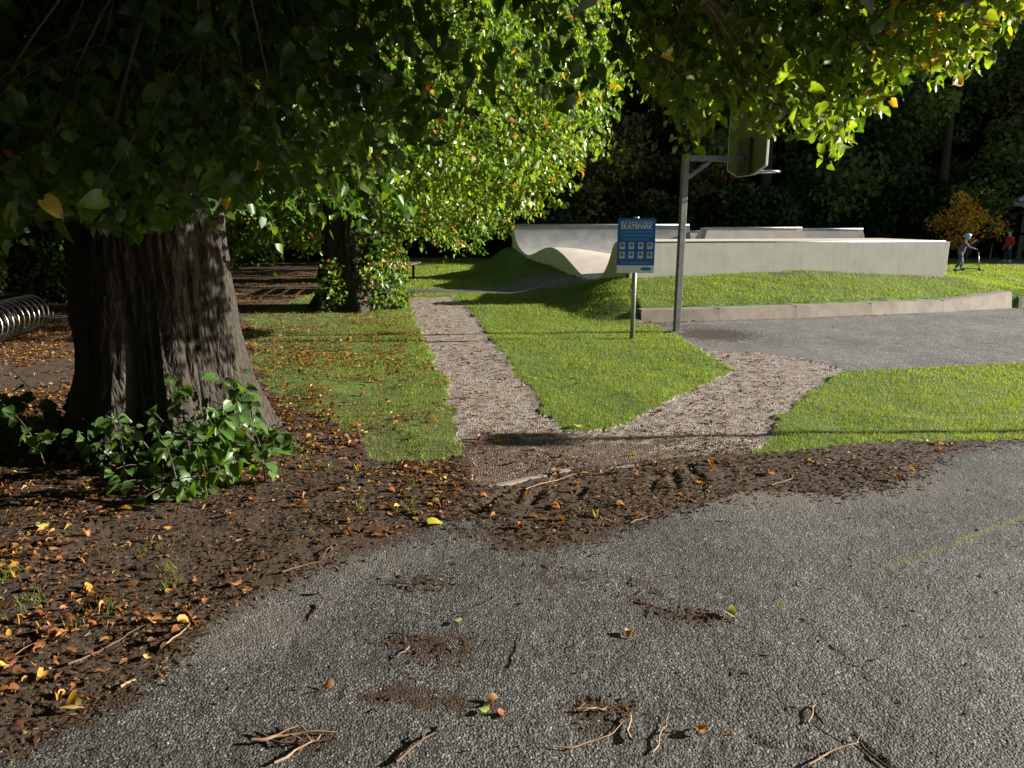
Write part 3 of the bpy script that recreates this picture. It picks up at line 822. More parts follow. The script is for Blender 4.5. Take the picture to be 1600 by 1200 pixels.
# ------------------------------------------------------------------ basketball hoops
def box_between(mb, a, b_, w, d):
    a = Vector(a); b_ = Vector(b_); v = b_ - a
    rot = v.to_track_quat('Z', 'Y').to_matrix()
    mb.box((a + b_) / 2, (w, d, v.length), rot, 0.004)
def hoop(loc, rz, label, group):
    r = empty('basketball_hoop', loc, rz, label, 'basketball hoop', group)
    m_ = MB(); m_.box((0, 0, 1.18), (0.085, 0.085, 2.62), bevel=.006); m_.build('post', M['galv_post'], r)
    m_ = MB(); box_between(m_, (0.045, 0, 2.44), (.9, 0, 2.44), .075, .075); m_.build('arm', M['galv_post'], r)
    m_ = MB(); box_between(m_, (0.045, 0, 2.17), (0.36, 0, 2.40), .06, .05); m_.build('brace', M['galv_post'], r)
    MB().box((0, 0, -0.0), (.22, .22, .03), bevel=.004).build('base_plate', M['galv_post'], r)
    bd = MB()
    W, H = 1.1, 0.86; zc = 2.65
    prof = [(-W / 2, zc + H / 2), (W / 2, zc + H / 2), (W / 2, zc - H / 2 + .1), (W / 2 - .3, zc - H / 2), (-W / 2 + .3, zc - H / 2), (-W / 2, zc - H / 2 + .1)]
    bd.prism(prof, lambda p: (.90, p[0], p[1]), lambda p: (.925, p[0], p[1])); bo = bd.build('backboard', M['board'], r)
    n = len(prof)
    for i in range(n):
        a, b_ = prof[i], prof[(i + 1) % n]
        m_ = MB(); box_between(m_, (.914, a[0], a[1]), (.914, b_[0], b_[1]), .034, .02); m_.build('edging', M['board_edge'], bo)
    MB().box((.875, 0, 2.46), (.04, .34, .5), bevel=.004).build('mounting_plate', M['board_plate'], r)
    m_ = MB(); th = np.linspace(0, 2 * math.pi, 28, endpoint=False)
    m_.tube([(1.18 + .225 * math.cos(a), .225 * math.sin(a), 2.27) for a in th], .012, 8, closed=True)
    rim = m_.build('rim', M['steel'], r, True)
    MB().box((.94, 0, 2.26), (.03, .16, .1), bevel=.004).build('rim_bracket', M['galv'], rim)
    return r
hx, hy = P(1057, 519)
hoop((hx, hy, 0), math.radians(10), 'grey steel basketball hoop with worn backboard seen from behind, beside the kerb wall', 'basketball hoops')
lp = empty('street_lamp', (8.9, 5.58, 0), 0, 'slim grey lamp post standing beyond the right-hand lawn', 'street lamp')
MB().tube([(0, 0, -.1), (0, 0, 1.2), (0, 0, 2.8)], [.05, .035, .03], 12).build('post', M['galv_post'], lp, True)
MB().box((0, 0, 2.85), (.34, .34, .12), bevel=.02).build('lamp_head', M['galv_post'], lp)

# ------------------------------------------------------------------ benches
def bench(px, py, label, rz):
    x, y = P(px, py)
    r = empty('park_bench', (x, y, 0), rz, label, 'bench', 'dark benches under the limes')
    for k in range(4):
        MB().box((-.17 + k * .115, 0, .45), (.095, 1.5, .035), bevel=.005).build('seat_slat', M['timber'], r)
    rot = Matrix.Rotation(math.radians(-14), 3, 'Y')
    for k in range(4):
        MB().box((-.27 - k * .028, 0, .54 + k * .105), (.03, 1.5, .09), rot, .005).build('back_slat', M['timber'], r)
    for s_ in (-.6, .6):
        m_ = MB(); m_.box((0, s_, .22), (.06, .06, .44), bevel=.005); m_.box((0, s_, .02), (.42, .06, .04), bevel=.005); m_.box((0, s_, .415), (.44, .05, .03))
        m_.build('leg', M['iron'], r)
        m_ = MB(); box_between(m_, (-.22, s_, .42), (-.39, s_, .92), .03, .03); m_.build('back_support', M['iron'], r)
    return r
bench(638, 438, 'dark timber bench on the grass beside the round leaf patch', math.radians(-6))
bench(613, 455, 'dark timber bench half hidden in the shoots of the second lime', math.radians(8))

# ------------------------------------------------------------------ coiled bicycle rack
rk = empty('bicycle_rack', (-7.0, 9.2, 0), label='polished steel coil bicycle rack on the leaf litter behind the trunk', cat='bicycle rack')
A_, B_ = np.array(PD(-60, 505, 8.6)), np.array(PD(55, 496, 10.6))
A_[2] = B_[2] = 0.27
A_ = A_ + (A_ - B_) * 0.35
n = 17; R_ = 0.25
ax = B_ - A_; axl = np.linalg.norm(ax); ax /= axl; sd = np.array((ax[1], -ax[0], 0))
tt = np.linspace(0, n, n * 28 + 1)
hel = [A_ + ax * axl * t / n + R_ * (sd * math.cos(2 * math.pi * t) + np.array((0, 0, 1)) * math.sin(2 * math.pi * t)) for t in tt]
loc0 = np.array((-7.0, 9.2, 0))
MB().tube([h - loc0 for h in hel], 0.013, 8).build('coil', M['rack_steel'], rk, True)
for k in range(5):
    p = A_ + ax * axl * (k + .3) / 5 - loc0
    MB().tube([(p[0], p[1], -.05), (p[0], p[1], .1)], .02, 8).build('foot', M['steel'], rk, True)
q0, q1 = A_ - loc0 - np.array((0, 0, R_ - .0)), B_ - loc0 - np.array((0, 0, R_ - .0))
MB().tube([q0, q1], .018, 8).build('rail', M['steel'], rk, True)

# ------------------------------------------------------------------ edging strips across the gravel
ed = empty('path_edging', (0, 0, 0), label='row of narrow concrete edging stones crossing the gravel at the road', cat='edging')
ep = PP([(762, 764), (890, 736), (1000, 727), (1110, 717), (1180, 712)])
for i, (a, b_) in enumerate(zip(ep[:-1], ep[1:])):
    a = np.array(a); b_ = np.array(b_); v = b_ - a; l = np.linalg.norm(v); c = (a + b_) / 2
    z_ = [.0, -.012, -.02, -.018][i]
    MB().box((c[0], c[1], z_ - 0.03), (l - .012, .045, .09), Matrix.Rotation(math.atan2(v[1], v[0]), 3, 'Z'), .006).build('edging_stone', M['edging'], ed)

# ------------------------------------------------------------------ leaf shapes
def leaf_shape(full=True, curl=0.15):
    """heart shaped leaf, base at origin, tip along +Y, length 1"""
    if full:
        half = [(0.0, 0.06), (0.22, -0.04), (0.42, 0.08), (0.48, 0.32), (0.40, 0.58), (0.22, 0.80), (0.07, 0.93), (0.0, 1.0)]
        mid = [(0, .06), (0, .35), (0, .68), (0, 1.0)]
        V = [(x, y, curl * (abs(x) * 1.2) - curl * .9 * y * y) for x, y in [(0, .06), (0, .35), (0, .68), (0, 1.0)]]
        def add(sgn_):
            base = len(V)
            for x, y in half[1:-1]:
                V.append((sgn_ * x, y, curl * abs(x) * 1.2 - curl * .9 * y * y + (0.03 if int(y * 10) % 2 else -.02)))
            b = base; L_ = [b, b + 1, b + 2, b + 3, b + 4, b + 5]
            T = [(0, L_[0], L_[1]), (0, L_[1], 1), (1, L_[1], L_[2]), (1, L_[2], L_[3]), (1, L_[3], 2), (2, L_[3], L_[4]), (2, L_[4], L_[5]), (2, L_[5], 3)]
            return T if sgn_ > 0 else [t[::-1] for t in T]
        F_ = add(1) + add(-1)
    else:
        V = [(0, .03, 0), (.42, .12, .05), (.38, .55, .0), (0, 1, -.15), (-.38, .55, .0), (-.42, .12, .05)]
        F_ = [(0, 1, 2), (0, 2, 3), (0, 3, 4), (0, 4, 5)]
    return np.array(V, float), np.array(F_, int)
LEAF_V, LEAF_F = leaf_shape(True, 0.18)
LEAFS_V, LEAFS_F = leaf_shape(False)
DEAD_V, DEAD_F = leaf_shape(True, 0.45)
def variants(V, k, amp, curl):
    out = []
    for i in range(k):
        q = V.copy(); x0 = V[:, 0]
        q[:, 0] *= rng.uniform(.72, 1.08); q[:, 0] += (rng.uniform(-.22, .22) * V[:, 1] ** 2)
        fold = rng.uniform(-.2, 1.0) * curl
        q[:, 2] += fold * np.abs(x0) + rng.uniform(-.5, .25) * curl * V[:, 1] ** 2 + rng.uniform(-.4, .4) * x0 * V[:, 1]
        q += rng.normal(0, amp, V.shape) * np.array((1, 1, 1.3))
        out.append(q)
    return np.array(out)
LEAF_VS = variants(LEAF_V, 9, .022, .5); LEAFS_VS = variants(LEAFS_V, 7, .03, .5); DEAD_VS = variants(DEAD_V, 10, .04, .55)

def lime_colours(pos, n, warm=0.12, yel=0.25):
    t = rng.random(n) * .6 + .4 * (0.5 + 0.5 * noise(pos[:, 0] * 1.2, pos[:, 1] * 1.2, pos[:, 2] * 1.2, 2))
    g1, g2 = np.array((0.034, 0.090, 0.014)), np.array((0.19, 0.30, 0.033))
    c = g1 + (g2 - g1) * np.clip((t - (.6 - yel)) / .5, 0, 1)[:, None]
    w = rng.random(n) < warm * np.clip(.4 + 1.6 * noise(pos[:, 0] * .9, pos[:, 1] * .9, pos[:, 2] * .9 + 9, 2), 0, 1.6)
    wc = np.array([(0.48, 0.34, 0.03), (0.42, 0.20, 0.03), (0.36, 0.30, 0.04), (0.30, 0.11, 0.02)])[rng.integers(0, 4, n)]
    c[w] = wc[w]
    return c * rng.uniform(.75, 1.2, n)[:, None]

# ------------------------------------------------------------------ the near lime
def trunk_mesh(r0, height, flare, seed, nseg=96, nh=90, lean=(0, 0), lobes=7, top=0.75, amp=1.0):
    th = np.linspace(0, 2 * np.pi, nseg, endpoint=False)
    u = np.linspace(0, 1, nh) ** 1.5 * height - 0.08
    TH, Z = np.meshgrid(th, u)
    fl = np.exp(-np.clip(Z, 0, None) / 0.42)
    root = np.abs(np.cos(TH * lobes / 2 + seed + .5 * noise(np.cos(TH) * 2, np.sin(TH) * 2, seed, 2))) ** 2.2
    rr = r0 * (1 - (1 - top) * np.clip(Z, 0, None) / height) * (1 + flare * fl * (.35 + .9 * root))
    rr = rr * (1 + .07 * np.cos(lobes * .5 * TH * 2 + seed) * (1 - .4 * Z / height) + .10 * noise(np.cos(TH) * 1.6 + 5, np.sin(TH) * 1.6, Z * .55 + seed, 3))
    ridg = 1 - np.abs(noise(np.cos(TH) * 9, np.sin(TH) * 9, Z * 1.1 + seed, 3)) * 2
    rr = rr + amp * (.045 * ridg + .02 * (1 - 2 * np.abs(noise(np.cos(TH) * 18, np.sin(TH) * 18, Z * 4.5, 3))) + .008 * noise(np.cos(TH) * 40, np.sin(TH) * 40, Z * 14, 2))
    X = rr * np.cos(TH) + lean[0] * Z; Y = rr * np.sin(TH) + lean[1] * Z
    V = np.stack([X, Y, Z], -1).reshape(-1, 3)
    ii = np.arange(nh * nseg).reshape(nh, nseg)
    Fq = np.stack([ii[:-1], np.roll(ii[:-1], -1, 1), np.roll(ii[1:], -1, 1), ii[1:]], -1).reshape(-1, 4)
    return V, Fq

T1 = np.array((-2.55, 5.15, 0.0))
lime1 = empty('lime_tree', T1, label='huge near lime tree with dark furrowed trunk and green shoots at its foot', cat='tree', group='lime trees in a row')
V, Fq = trunk_mesh(0.47, 7.0, 0.50, 1.3, 200, 170, (0.0, 0.0), 8)
link('trunk', np_mesh('trunk', V, Fq, M['bark'], smooth=True), lime1)

def bez(a, b_, c, n=14):
    t = np.linspace(0, 1, n)[:, None]
    return (1 - t) ** 2 * a + 2 * t * (1 - t) * b_ + t * t * c

limbs = []
limb_ends = [((4.6, -0.2, 1.6), (2.6, 0, 3.7), 2.9), ((5.6, .9, 2.9), (3, .4, 4.6), 3.3), ((3.4, -1.5, 1.6), (1.9, -1, 3.5), 2.8), ((1.6, -2.6, 1.7), (.9, -1.6, 3.3), 2.7), ((-.6, -2.7, 1.6), (-.4, -1.6, 3.3), 3.0),
             ((-2.8, -1.9, 1.7), (-1.6, -1.2, 3.4), 2.8), ((3.2, 2.2, 2.6), (1.8, 1.4, 4.4), 3.2), ((-3.6, 1.2, 2.6), (-2, .8, 4.2), 3.1), ((4.4, -2.8, 2.6), (2.4, -1.6, 4.6), 3.6), ((2.2, 1.0, 2.2), (1.4, .6, 3.8), 2.6), ((6.6, -.6, 3.6), (3.6, -.2, 5.0), 3.9),
             ((1.2, 3.0, 3.2), (.8, 1.8, 4.8), 3.6)]
for e_, m__, z0 in limb_ends:
    a = np.array((0.0, 0.0, z0)) + np.array((e_[0], e_[1], 0)) / np.hypot(e_[0], e_[1]) * .3
    pts = bez(a, np.array(m__) + (0, 0, .5), np.array(e_) + (0, 0, 1.05 if e_[0] > 1 else .7), 22)
    pts += .05 * np.stack([noise(np.arange(22) * .7, np.full(22, k * 3.3 + z0), 0, 2) for k in range(3)], -1) * np.linspace(0, 1, 22)[:, None]
    rad = .09 * (1 - np.linspace(0, 1, 22)) ** 1.6 + .006
    Vt, Ft = tube_np(pts, rad, 10)
    link('branch', np_mesh('branch', Vt, Ft, M['bark'], smooth=True), lime1)
    limbs.append(pts + T1)
limb_pts = np.concatenate([l[4:] for l in limbs])

ENV_X = [-400, 0, 60, 130, 200, 300, 370, 420, 480, 560, 620, 680, 720, 800, 860, 930, 990, 1040, 1070, 1110, 1180, 1240, 1300, 1335, 1370, 1430, 1500, 1550, 1585, 1640]
ENV_Y = [440, 400, 330, 350, 375, 350, 320, 300, 300, 290, 260, 215, 175, 165, 190, 140, 110, 200, 265, 180, 215, 215, 258, 200, 165, 125, 120, 80, 45, -40]

def sprays(n_try, lo, hi, cond, nleaf=(9, 14), size=(.055, .1), tlen=(.3, .65), droop=.7):
    """hanging twigs with alternate leaves; returns leaf pos, frame, size and twig polylines"""
    base = rng.uniform(lo, hi, (n_try, 3))
    base = base[cond(base)]
    LP, LR, LS, TW = [], [], [], []
    for b0 in base:
        d2 = np.sum((limb_pts - b0) ** 2, 1); k = int(np.argmin(d2)); root = limb_pts[k]
        out = b0[:2] - T1[:2]; out = out / (np.linalg.norm(out) + 1e-6)
        a_ = rng.normal(0, .7); ca, sa = math.cos(a_), math.sin(a_)
        dirh = np.array((out[0] * ca - out[1] * sa, out[0] * sa + out[1] * ca, -droop * rng.uniform(.3, 1.6)))
        dirh /= np.linalg.norm(dirh)
        L_ = rng.uniform(*tlen); m = rng.integers(*nleaf)
        t = np.linspace(0, 1, 6)[:, None]
        tw = b0 + dirh * L_ * t + np.array((0, 0, -.25 * L_)) * t * t
        TW.append((root, tw))
        tl = np.linspace(.08, 1, m)[:, None]
        p = b0 + dirh * L_ * tl + np.array((0, 0, -.25 * L_)) * tl * tl
        side = np.cross(dirh, (0, 0, 1)); side /= np.linalg.norm(side) + 1e-6
        sg = np.where(np.arange(m) % 2, 1, -1)[:, None]
        d = side * sg * .75 + dirh * .5 + np.array((0, 0, -.7)) + rng.normal(0, .5, (m, 3))
        nrm = np.array((0.1, -.05, .5)) + rng.normal(0, .75, (m, 3))
        p = p + side * sg * .03 + np.array((0, 0, -.015))
        LP.append(p); LR.append(frames(d, nrm)); LS.append(rng.uniform(size[0], size[1], m))
    return np.concatenate(LP), np.concatenate(LR), np.concatenate(LS), TW

def env_cond(margin):
    def f(b):
        px, py, fz = project(b)
        lim = np.interp(px, ENV_X, ENV_Y) - 45 * rng.random(len(b)) ** 2
        ok = py + margin * 130 / fz < lim
        left = b[:, 0] < -0.5
        return ok & (fz > 1.6)
    return f
def dens(b, f):
    px, py, fz = project(b)
    keep = np.interp(px, [-400, 0, 350, 560, 640, 960, 1020, 1600], f)
    return rng.random(len(b)) < keep

sets = []
# left and middle, close to the lens
c1 = lambda b: env_cond(.9)(b) & dens(b, [1, 1, .95, .5, .13, .08, .10, .12]) & (project(b)[1] > -120) & ((project(b)[0] < 900) | (b[:, 1] > 3.7))
sets.append(sprays(3100, (-4.6, 2.7, 1.7), (1.6, 4.8, 3.6), c1, size=(.04, .092)))
# right-hand spray reaching over the court
c2 = lambda b: env_cond(.9)(b) & (project(b)[0] > 940) & (project(b)[1] > -160)
sets.append(sprays(900, (0.6, 4.1, 1.9), (4.4, 5.2, 3.4), c2, size=(.045, .085), tlen=(.25, .5)))
# upper canopy outside the frame that shades the interior
c3 = lambda b: ((project(b)[1] < -60) | (b[:, 1] < .8)) & (((b[:, 0] + 1.9) / 6.4) ** 2 + ((b[:, 1] - 3.4) / 5.2) ** 2 < 1) & ((b[:, 0] < .4) | ((b[:, 0] < 2.7) & (b[:, 1] < 6.0)) | (b[:, 1] < 3.7) | (b[:, 2] > 4.3 + .35 * (b[:, 0] - .4)))
hi_set = sprays(8500, (-8, -1.8, 2.4), (4.5, 8.5, 6.0), c3, size=(.09, .14), tlen=(.4, .9))
px_, py_, fz_ = project(hi_set[0]); k_ = ((py_ < -35) & ((fz_ > 2.4) | (py_ < -300))) | (fz_ < 0.06)
hi_set = (hi_set[0][k_], hi_set[1][k_], hi_set[2][k_], hi_set[3])
# behind the trunk on the left
c4 = lambda b: env_cond(.6)(b) & (project(b)[0] < 640)
back_set = sprays(900, (-8.0, 5.2, 1.9), (-1.2, 8.0, 3.8), c4, size=(.07, .105))

LPn = np.concatenate([s_[0] for s_ in sets]); LRn = np.concatenate([s_[1] for s_ in sets]); LSn = np.concatenate([s_[2] for s_ in sets])
px_, py_, fz_ = project(LPn)
inside_env = py_ < np.interp(px_, ENV_X, ENV_Y) + 6 + rng.normal(0, 10, len(px_)) - .6 * LSn / fz_ * F_PX
LPn, LRn, LSn = LPn[inside_env], LRn[inside_env], LSn[inside_env]

# shoots round the foot of the trunk
def shoot_leaves():
    LP, LR, LS, ST = [], [], [], []
    spots = []
    for k in range(78):
        px = rng.choice([rng.normal(60, 60), rng.normal(180, 50), rng.normal(275, 22), rng.normal(365, 38)], p=[.34, .2, .2, .26])
        D = rng.uniform(4.0, 4.75) - (0.25 if px < 300 else 0)
        if px < 130: D = rng.uniform(4.4, 5.4)
        if px > 380: D = rng.uniform(4.5, 5.1)
        x = (px - 800) / F_PX * D * .98
        top = rng.uniform(.1, .62) * rng.uniform(.6, 1.1) + (.22 if 270 < px < 400 else 0) - (.18 if px > 400 else 0) - (.12 if 230 < px < 400 else 0)
        spots.append((x, D, max(top, .12)))
    for x, y, h_ in spots:
        base = np.array((x + rng.uniform(-.1, .1), y + rng.uniform(0, .25), 0.0)); tip = np.array((x + rng.normal(0, .08), y - rng.uniform(0, .2), h_))
        pts = bez(base, (base + tip) / 2 + np.array((0, .06, .08)), tip, 7)
        ST.append(pts)
        m = int(4 + h_ * 12)
        t = rng.uniform(.08, 1, m); p = np.stack([np.interp(t, np.linspace(0, 1, 7), pts[:, j]) for j in range(3)], -1)
        d = rng.normal(0, 1, (m, 3)) * (1, .8, .3) + np.array((.15, -.5, -.5))
        nrm = np.array((.25, -.45, .75)) + rng.normal(0, .35, (m, 3))
        LP.append(p + d * .02); LR.append(frames(d, nrm)); LS.append(rng.uniform(.035, .115, m))
    return np.concatenate(LP), np.concatenate(LR), np.concatenate(LS), ST
sp, sr, ss, sst = shoot_leaves()
ALLP = np.concatenate([LPn, sp]); ALLR = np.concatenate([LRn, sr]); ALLS = np.concatenate([LSn, ss])
is_shoot = np.arange(len(ALLP)) >= len(LPn)
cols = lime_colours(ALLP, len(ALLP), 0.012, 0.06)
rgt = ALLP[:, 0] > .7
cols[rgt] = lime_colours(ALLP[rgt], int(rgt.sum()), .05, .5)  # right-hand leaves yellower, the rest darker: sun and shade put into the colour
px_, py_, fz_ = project(ALLP)
edge_y = (px_ > 1350) & (rng.random(len(ALLP)) < .09)
cols[edge_y] = np.array((.46, .30, .04)) * rng.uniform(.7, 1.2, edge_y.sum())[:, None]
cols[is_shoot] = (np.array((.055, .115, .03)) * rng.uniform(.55, 1.5, is_shoot.sum())[:, None])
vis = (px_ > 20) & (px_ < 1580) & (py_ > 10) & (py_ < 1000)
score = ALLS / fz_ * vis * (ALLP[:, 1] < np.where(px_ < 400, 4.9, 9)) * np.where(is_shoot, 1.25, 1.0)
score = score * rng.uniform(.8, 1.2, len(score))
big = np.zeros(len(ALLP), bool); big[np.argsort(-score)[:300]] = True
# 300 single leaves share six coloured meshes
pal = [(.036, .095, .015), (.085, .18, .022), (.13, .23, .025), (.19, .29, .03), (.42, .32, .04), (.07, .155, .026)]
L1 = {'lx': np.abs(LEAF_V[:, 0]), 'ly': LEAF_V[:, 1]}
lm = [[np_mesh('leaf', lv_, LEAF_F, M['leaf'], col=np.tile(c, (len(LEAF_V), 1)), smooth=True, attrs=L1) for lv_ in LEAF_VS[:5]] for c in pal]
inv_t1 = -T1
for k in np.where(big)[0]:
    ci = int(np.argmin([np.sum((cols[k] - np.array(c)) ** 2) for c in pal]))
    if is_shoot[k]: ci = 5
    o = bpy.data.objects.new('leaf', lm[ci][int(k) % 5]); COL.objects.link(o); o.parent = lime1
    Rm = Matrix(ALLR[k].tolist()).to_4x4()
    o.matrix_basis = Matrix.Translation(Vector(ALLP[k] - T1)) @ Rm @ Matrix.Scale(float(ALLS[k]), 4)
sel = ~big
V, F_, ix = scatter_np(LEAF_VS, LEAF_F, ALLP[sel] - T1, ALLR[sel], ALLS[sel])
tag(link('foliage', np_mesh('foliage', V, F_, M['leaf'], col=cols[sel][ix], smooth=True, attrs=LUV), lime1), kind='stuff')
for nm, st in (('upper_foliage', hi_set), ('inner_foliage', back_set)):
    V, F_, ix = scatter_np(LEAFS_VS, LEAFS_F, st[0] - T1, st[1], st[2] * (1.25 if nm[0] == 'u' else 1.0))
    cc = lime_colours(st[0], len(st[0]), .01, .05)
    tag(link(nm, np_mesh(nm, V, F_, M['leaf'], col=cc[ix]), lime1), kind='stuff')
# twigs
tws = []
for st in sets + [back_set]:
    for root, tw in st[3]:
        qx, qy, qf = project(tw[-1][None])
        if qy[0] > np.interp(qx[0], ENV_X, ENV_Y) + 4: continue
        tws.append(tube_np(tw - T1, np.linspace(.0035, .0012, len(tw)), 3))
        if rng.random() < .5:
            mid = (root + tw[0]) / 2 + np.array((0, 0, .12))
            tws.append(tube_np(bez(root, mid, tw[0], 6) - T1, np.linspace(.009, .0035, 6), 4)) if np.linalg.norm(root - tw[0]) < 1.6 else None
tws = [t for t in tws if t is not None]
V, Fq = merge(tws)
tag(link('twigs', np_mesh('twigs', V, Fq, M['twig']), lime1), kind='stuff')
V, Fq = merge([tube_np(p - T1, np.linspace(.006, .002, 7), 4) for p in sst])
tag(link('shoots', np_mesh('shoots', V, Fq, M['bark_dark']), lime1), kind='stuff')

# ------------------------------------------------------------------ the other limes of the row
def lime_crown(n, seed, rx=4.6, ry=3.6, z0=1.9, z1=8.0, skirt=True):
    r_ = np.random.default_rng(seed)
    # clumped shell: leaves hang in sprays on a drooping dome
    nc = n // 16
    th = r_.uniform(0, 2 * np.pi, nc); ph = r_.random(nc)
    rad = (r_.random(nc)) ** .35
    z = z0 + (z1 - z0) * ph ** 1.25
    prof = np.interp(ph, [0, .12, .35, .65, 1], [.72, .95, 1.0, .86, .35])
    wob = 1 + .16 * noise(np.cos(th) * 2, np.sin(th) * 2, z * .7 + seed, 2)
    c = np.stack([np.cos(th) * rad * rx * prof * wob, np.sin(th) * rad * ry * prof * wob, z - .75 * rad ** 3 + .45 * noise(th * 1.6, z * .3, seed, 2)], -1)
    m = 16
    tl = np.linspace(0, 1, m)
    out = c[:, :2] / (np.linalg.norm(c[:, :2], axis=1)[:, None] + 1e-6)
    a = r_.normal(0, .8, nc); ox = out[:, 0] * np.cos(a) - out[:, 1] * np.sin(a); oy = out[:, 0] * np.sin(a) + out[:, 1] * np.cos(a)
    dv = np.stack([ox, oy, r_.uniform(-1.3, -.2, nc)], -1); dv /= np.linalg.norm(dv, axis=1)[:, None]
    L_ = r_.uniform(.4, 1.15, nc)
    p = c[:, None] + dv[:, None] * (L_[:, None] * tl)[..., None] + r_.normal(0, .07, (nc, m, 3))
    p = p.reshape(-1, 3)
    d = np.repeat(dv, m, 0) * .4 + np.array((0, 0, -.6)) + r_.normal(0, .55, p.shape)
    nrm = np.array((0, 0, .6)) + r_.normal(0, .6, p.shape)
    return p, frames(d, nrm), r_.uniform(.07, .115, len(p))

def lime_skirt(n, seed, cx_, cy_, rx, ry, h_):
    r_ = np.random.default_rng(seed)
    u = r_.random((n, 2)); th = u[:, 0] * 2 * np.pi
    z = r_.random(n) ** .8
    rr = (.55 + .45 * r_.random(n)) * np.interp(z, [0, .25, .7, 1], [.7, 1, .85, .45])
    p = np.stack([cx_ + np.cos(th) * rr * rx, cy_ + np.sin(th) * rr * ry, z * h_], -1) + .09 * np.stack([noise(u[:, 0] * 30, u[:, 1] * 30, k, 1) for k in range(3)], -1)
    d = r_.normal(0, .5, p.shape) + np.array((0, -.2, -.6)); nrm = np.array((.2, -.3, .6)) + r_.normal(0, .5, p.shape)
    return p, frames(d, nrm), r_.uniform(.06, .1, n)

T2 = np.array((*P(548, 484), 0.0)); T2[1] += .35
lime2 = empty('lime_tree', T2, label='second lime by the gravel path, bright yellow-green crown and leafy rooted foot', cat='tree', group='lime trees in a row')
V, Fq = trunk_mesh(0.46, 6.0, 0.75, 4.1, 90, 80, (0, 0), 7)
tr2 = link('trunk', np_mesh('trunk', V, Fq, M['bark'], smooth=True), lime2)
for e_, m__, z0 in [((3.8, -.6, 2.6), (2, -.3, 4.2), 2.9), ((2.5, -2.2, 3.0), (1.3, -1.3, 4.4), 3.1), ((-2.6, -1.6, 2.6), (-1.4, -1, 4.0), 3), ((3.0, 1.8, 3.6), (1.6, 1, 4.8), 3.4), ((-.3, -2.6, 3.0), (-.2, -1.5, 4.4), 3.3), ((0, 0, 8.2), (.3, .2, 6), 5.2)]:
    pts = bez(np.array((0, 0, z0)), np.array(m__), np.array(e_), 16)
    Vt, Ft = tube_np(pts, np.linspace(.13, .015, 16), 8)
    link('branch', np_mesh('branch', Vt, Ft, M['bark'], smooth=True), lime2)
ENV2_X = [300, 560, 640, 680, 740, 790, 850, 885, 905, 935, 960, 985, 1015, 1045]
ENV2_Y = [310, 325, 340, 338, 346, 336, 326, 305, 270, 240, 210, 150, 90, 0]
p, R2, s2 = lime_crown(100000, 5, 5.7, 3.7)
tips = p.reshape(-1, 16, 3)[:, -1] + T2
px_, py_, _ = project(tips)
kt = (py_ < np.interp(px_, ENV2_X, ENV2_Y) + 14 - 34 * rng.random(len(px_)) ** 2) & (px_ < 1045)
kt &= noise(tips[:, 0] * 1.5, tips[:, 1] * 1.5, tips[:, 2] * 2.2, 2) > -.24
keep = np.repeat(kt, 16)
p, R2, s2 = p[keep], R2[keep], s2[keep]
V, F_, ix = scatter_np(LEAFS_VS, LEAFS_F, p, R2, s2)
cc = lime_colours(p + T2, len(p), .06, .40)
tag(link('foliage', np_mesh('foliage', V, F_, M['leaf'], col=cc[ix]), lime2), kind='stuff')
sk = [lime_skirt(1300, 3, .52, -.1, .60, .6, 1.25), lime_skirt(350, 6, -.25, -.6, .25, .2, .9), lime_skirt(500, 8, .35, -.3, .35, .35, 1.9)]
p = np.concatenate([k[0] for k in sk]); R2 = np.concatenate([k[1] for k in sk]); s2 = np.concatenate([k[2] for k in sk])
V, F_, ix = scatter_np(LEAFS_VS, LEAFS_F, p, R2, s2)
cc = lime_colours(p + T2, len(p), .06, .3)
tag(link('shoots', np_mesh('shoots', V, F_, M['leaf'], col=cc[ix]), lime2), kind='stuff')

p, R3, s3 = lime_crown(20000, 15, 4.4, 3.6, 1.8, 8.5)
V, F_, ix = scatter_np(LEAFS_VS, LEAFS_F, p, R3, s3 * 1.45)
cc = lime_colours(p, len(p), .16, .25)
crown3 = np_mesh('foliage', V, F_, M['leaf'], col=cc[ix])
p, R3, s3 = lime_skirt(900, 13, .25, 0, .7, .7, 1.5)
V, F_, ix = scatter_np(LEAFS_VS, LEAFS_F, p, R3, s3 * 1.2)
shoot3 = np_mesh('shoots', V, F_, M['leaf'], col=lime_colours(p, len(p), .05, .2)[ix])
V, Fq = trunk_mesh(0.40, 6.0, 0.6, 2.1, 48, 40, (0, 0), 6)
trunk3 = np_mesh('trunk', V, Fq, M['bark'], smooth=True)
far_labels = ['third lime of the row, its low skirt of leaves behind the two benches', 'fourth lime of the row, deep in shade beyond the benches', 'farthest lime of the row near the dark wood']
for k, (x, y, rz) in enumerate([(-4.6, 19.2, .6), (-4.6, 26.5, 2.2), (-5.4, 33.5, 4.0)]):
    r = empty('lime_tree', (x, y, 0), rz, far_labels[k], 'tree', 'lime trees in a row')
    link('trunk', trunk3, r); tag(link('foliage', crown3, r), kind='stuff'); tag(link('shoots', shoot3, r), kind='stuff')
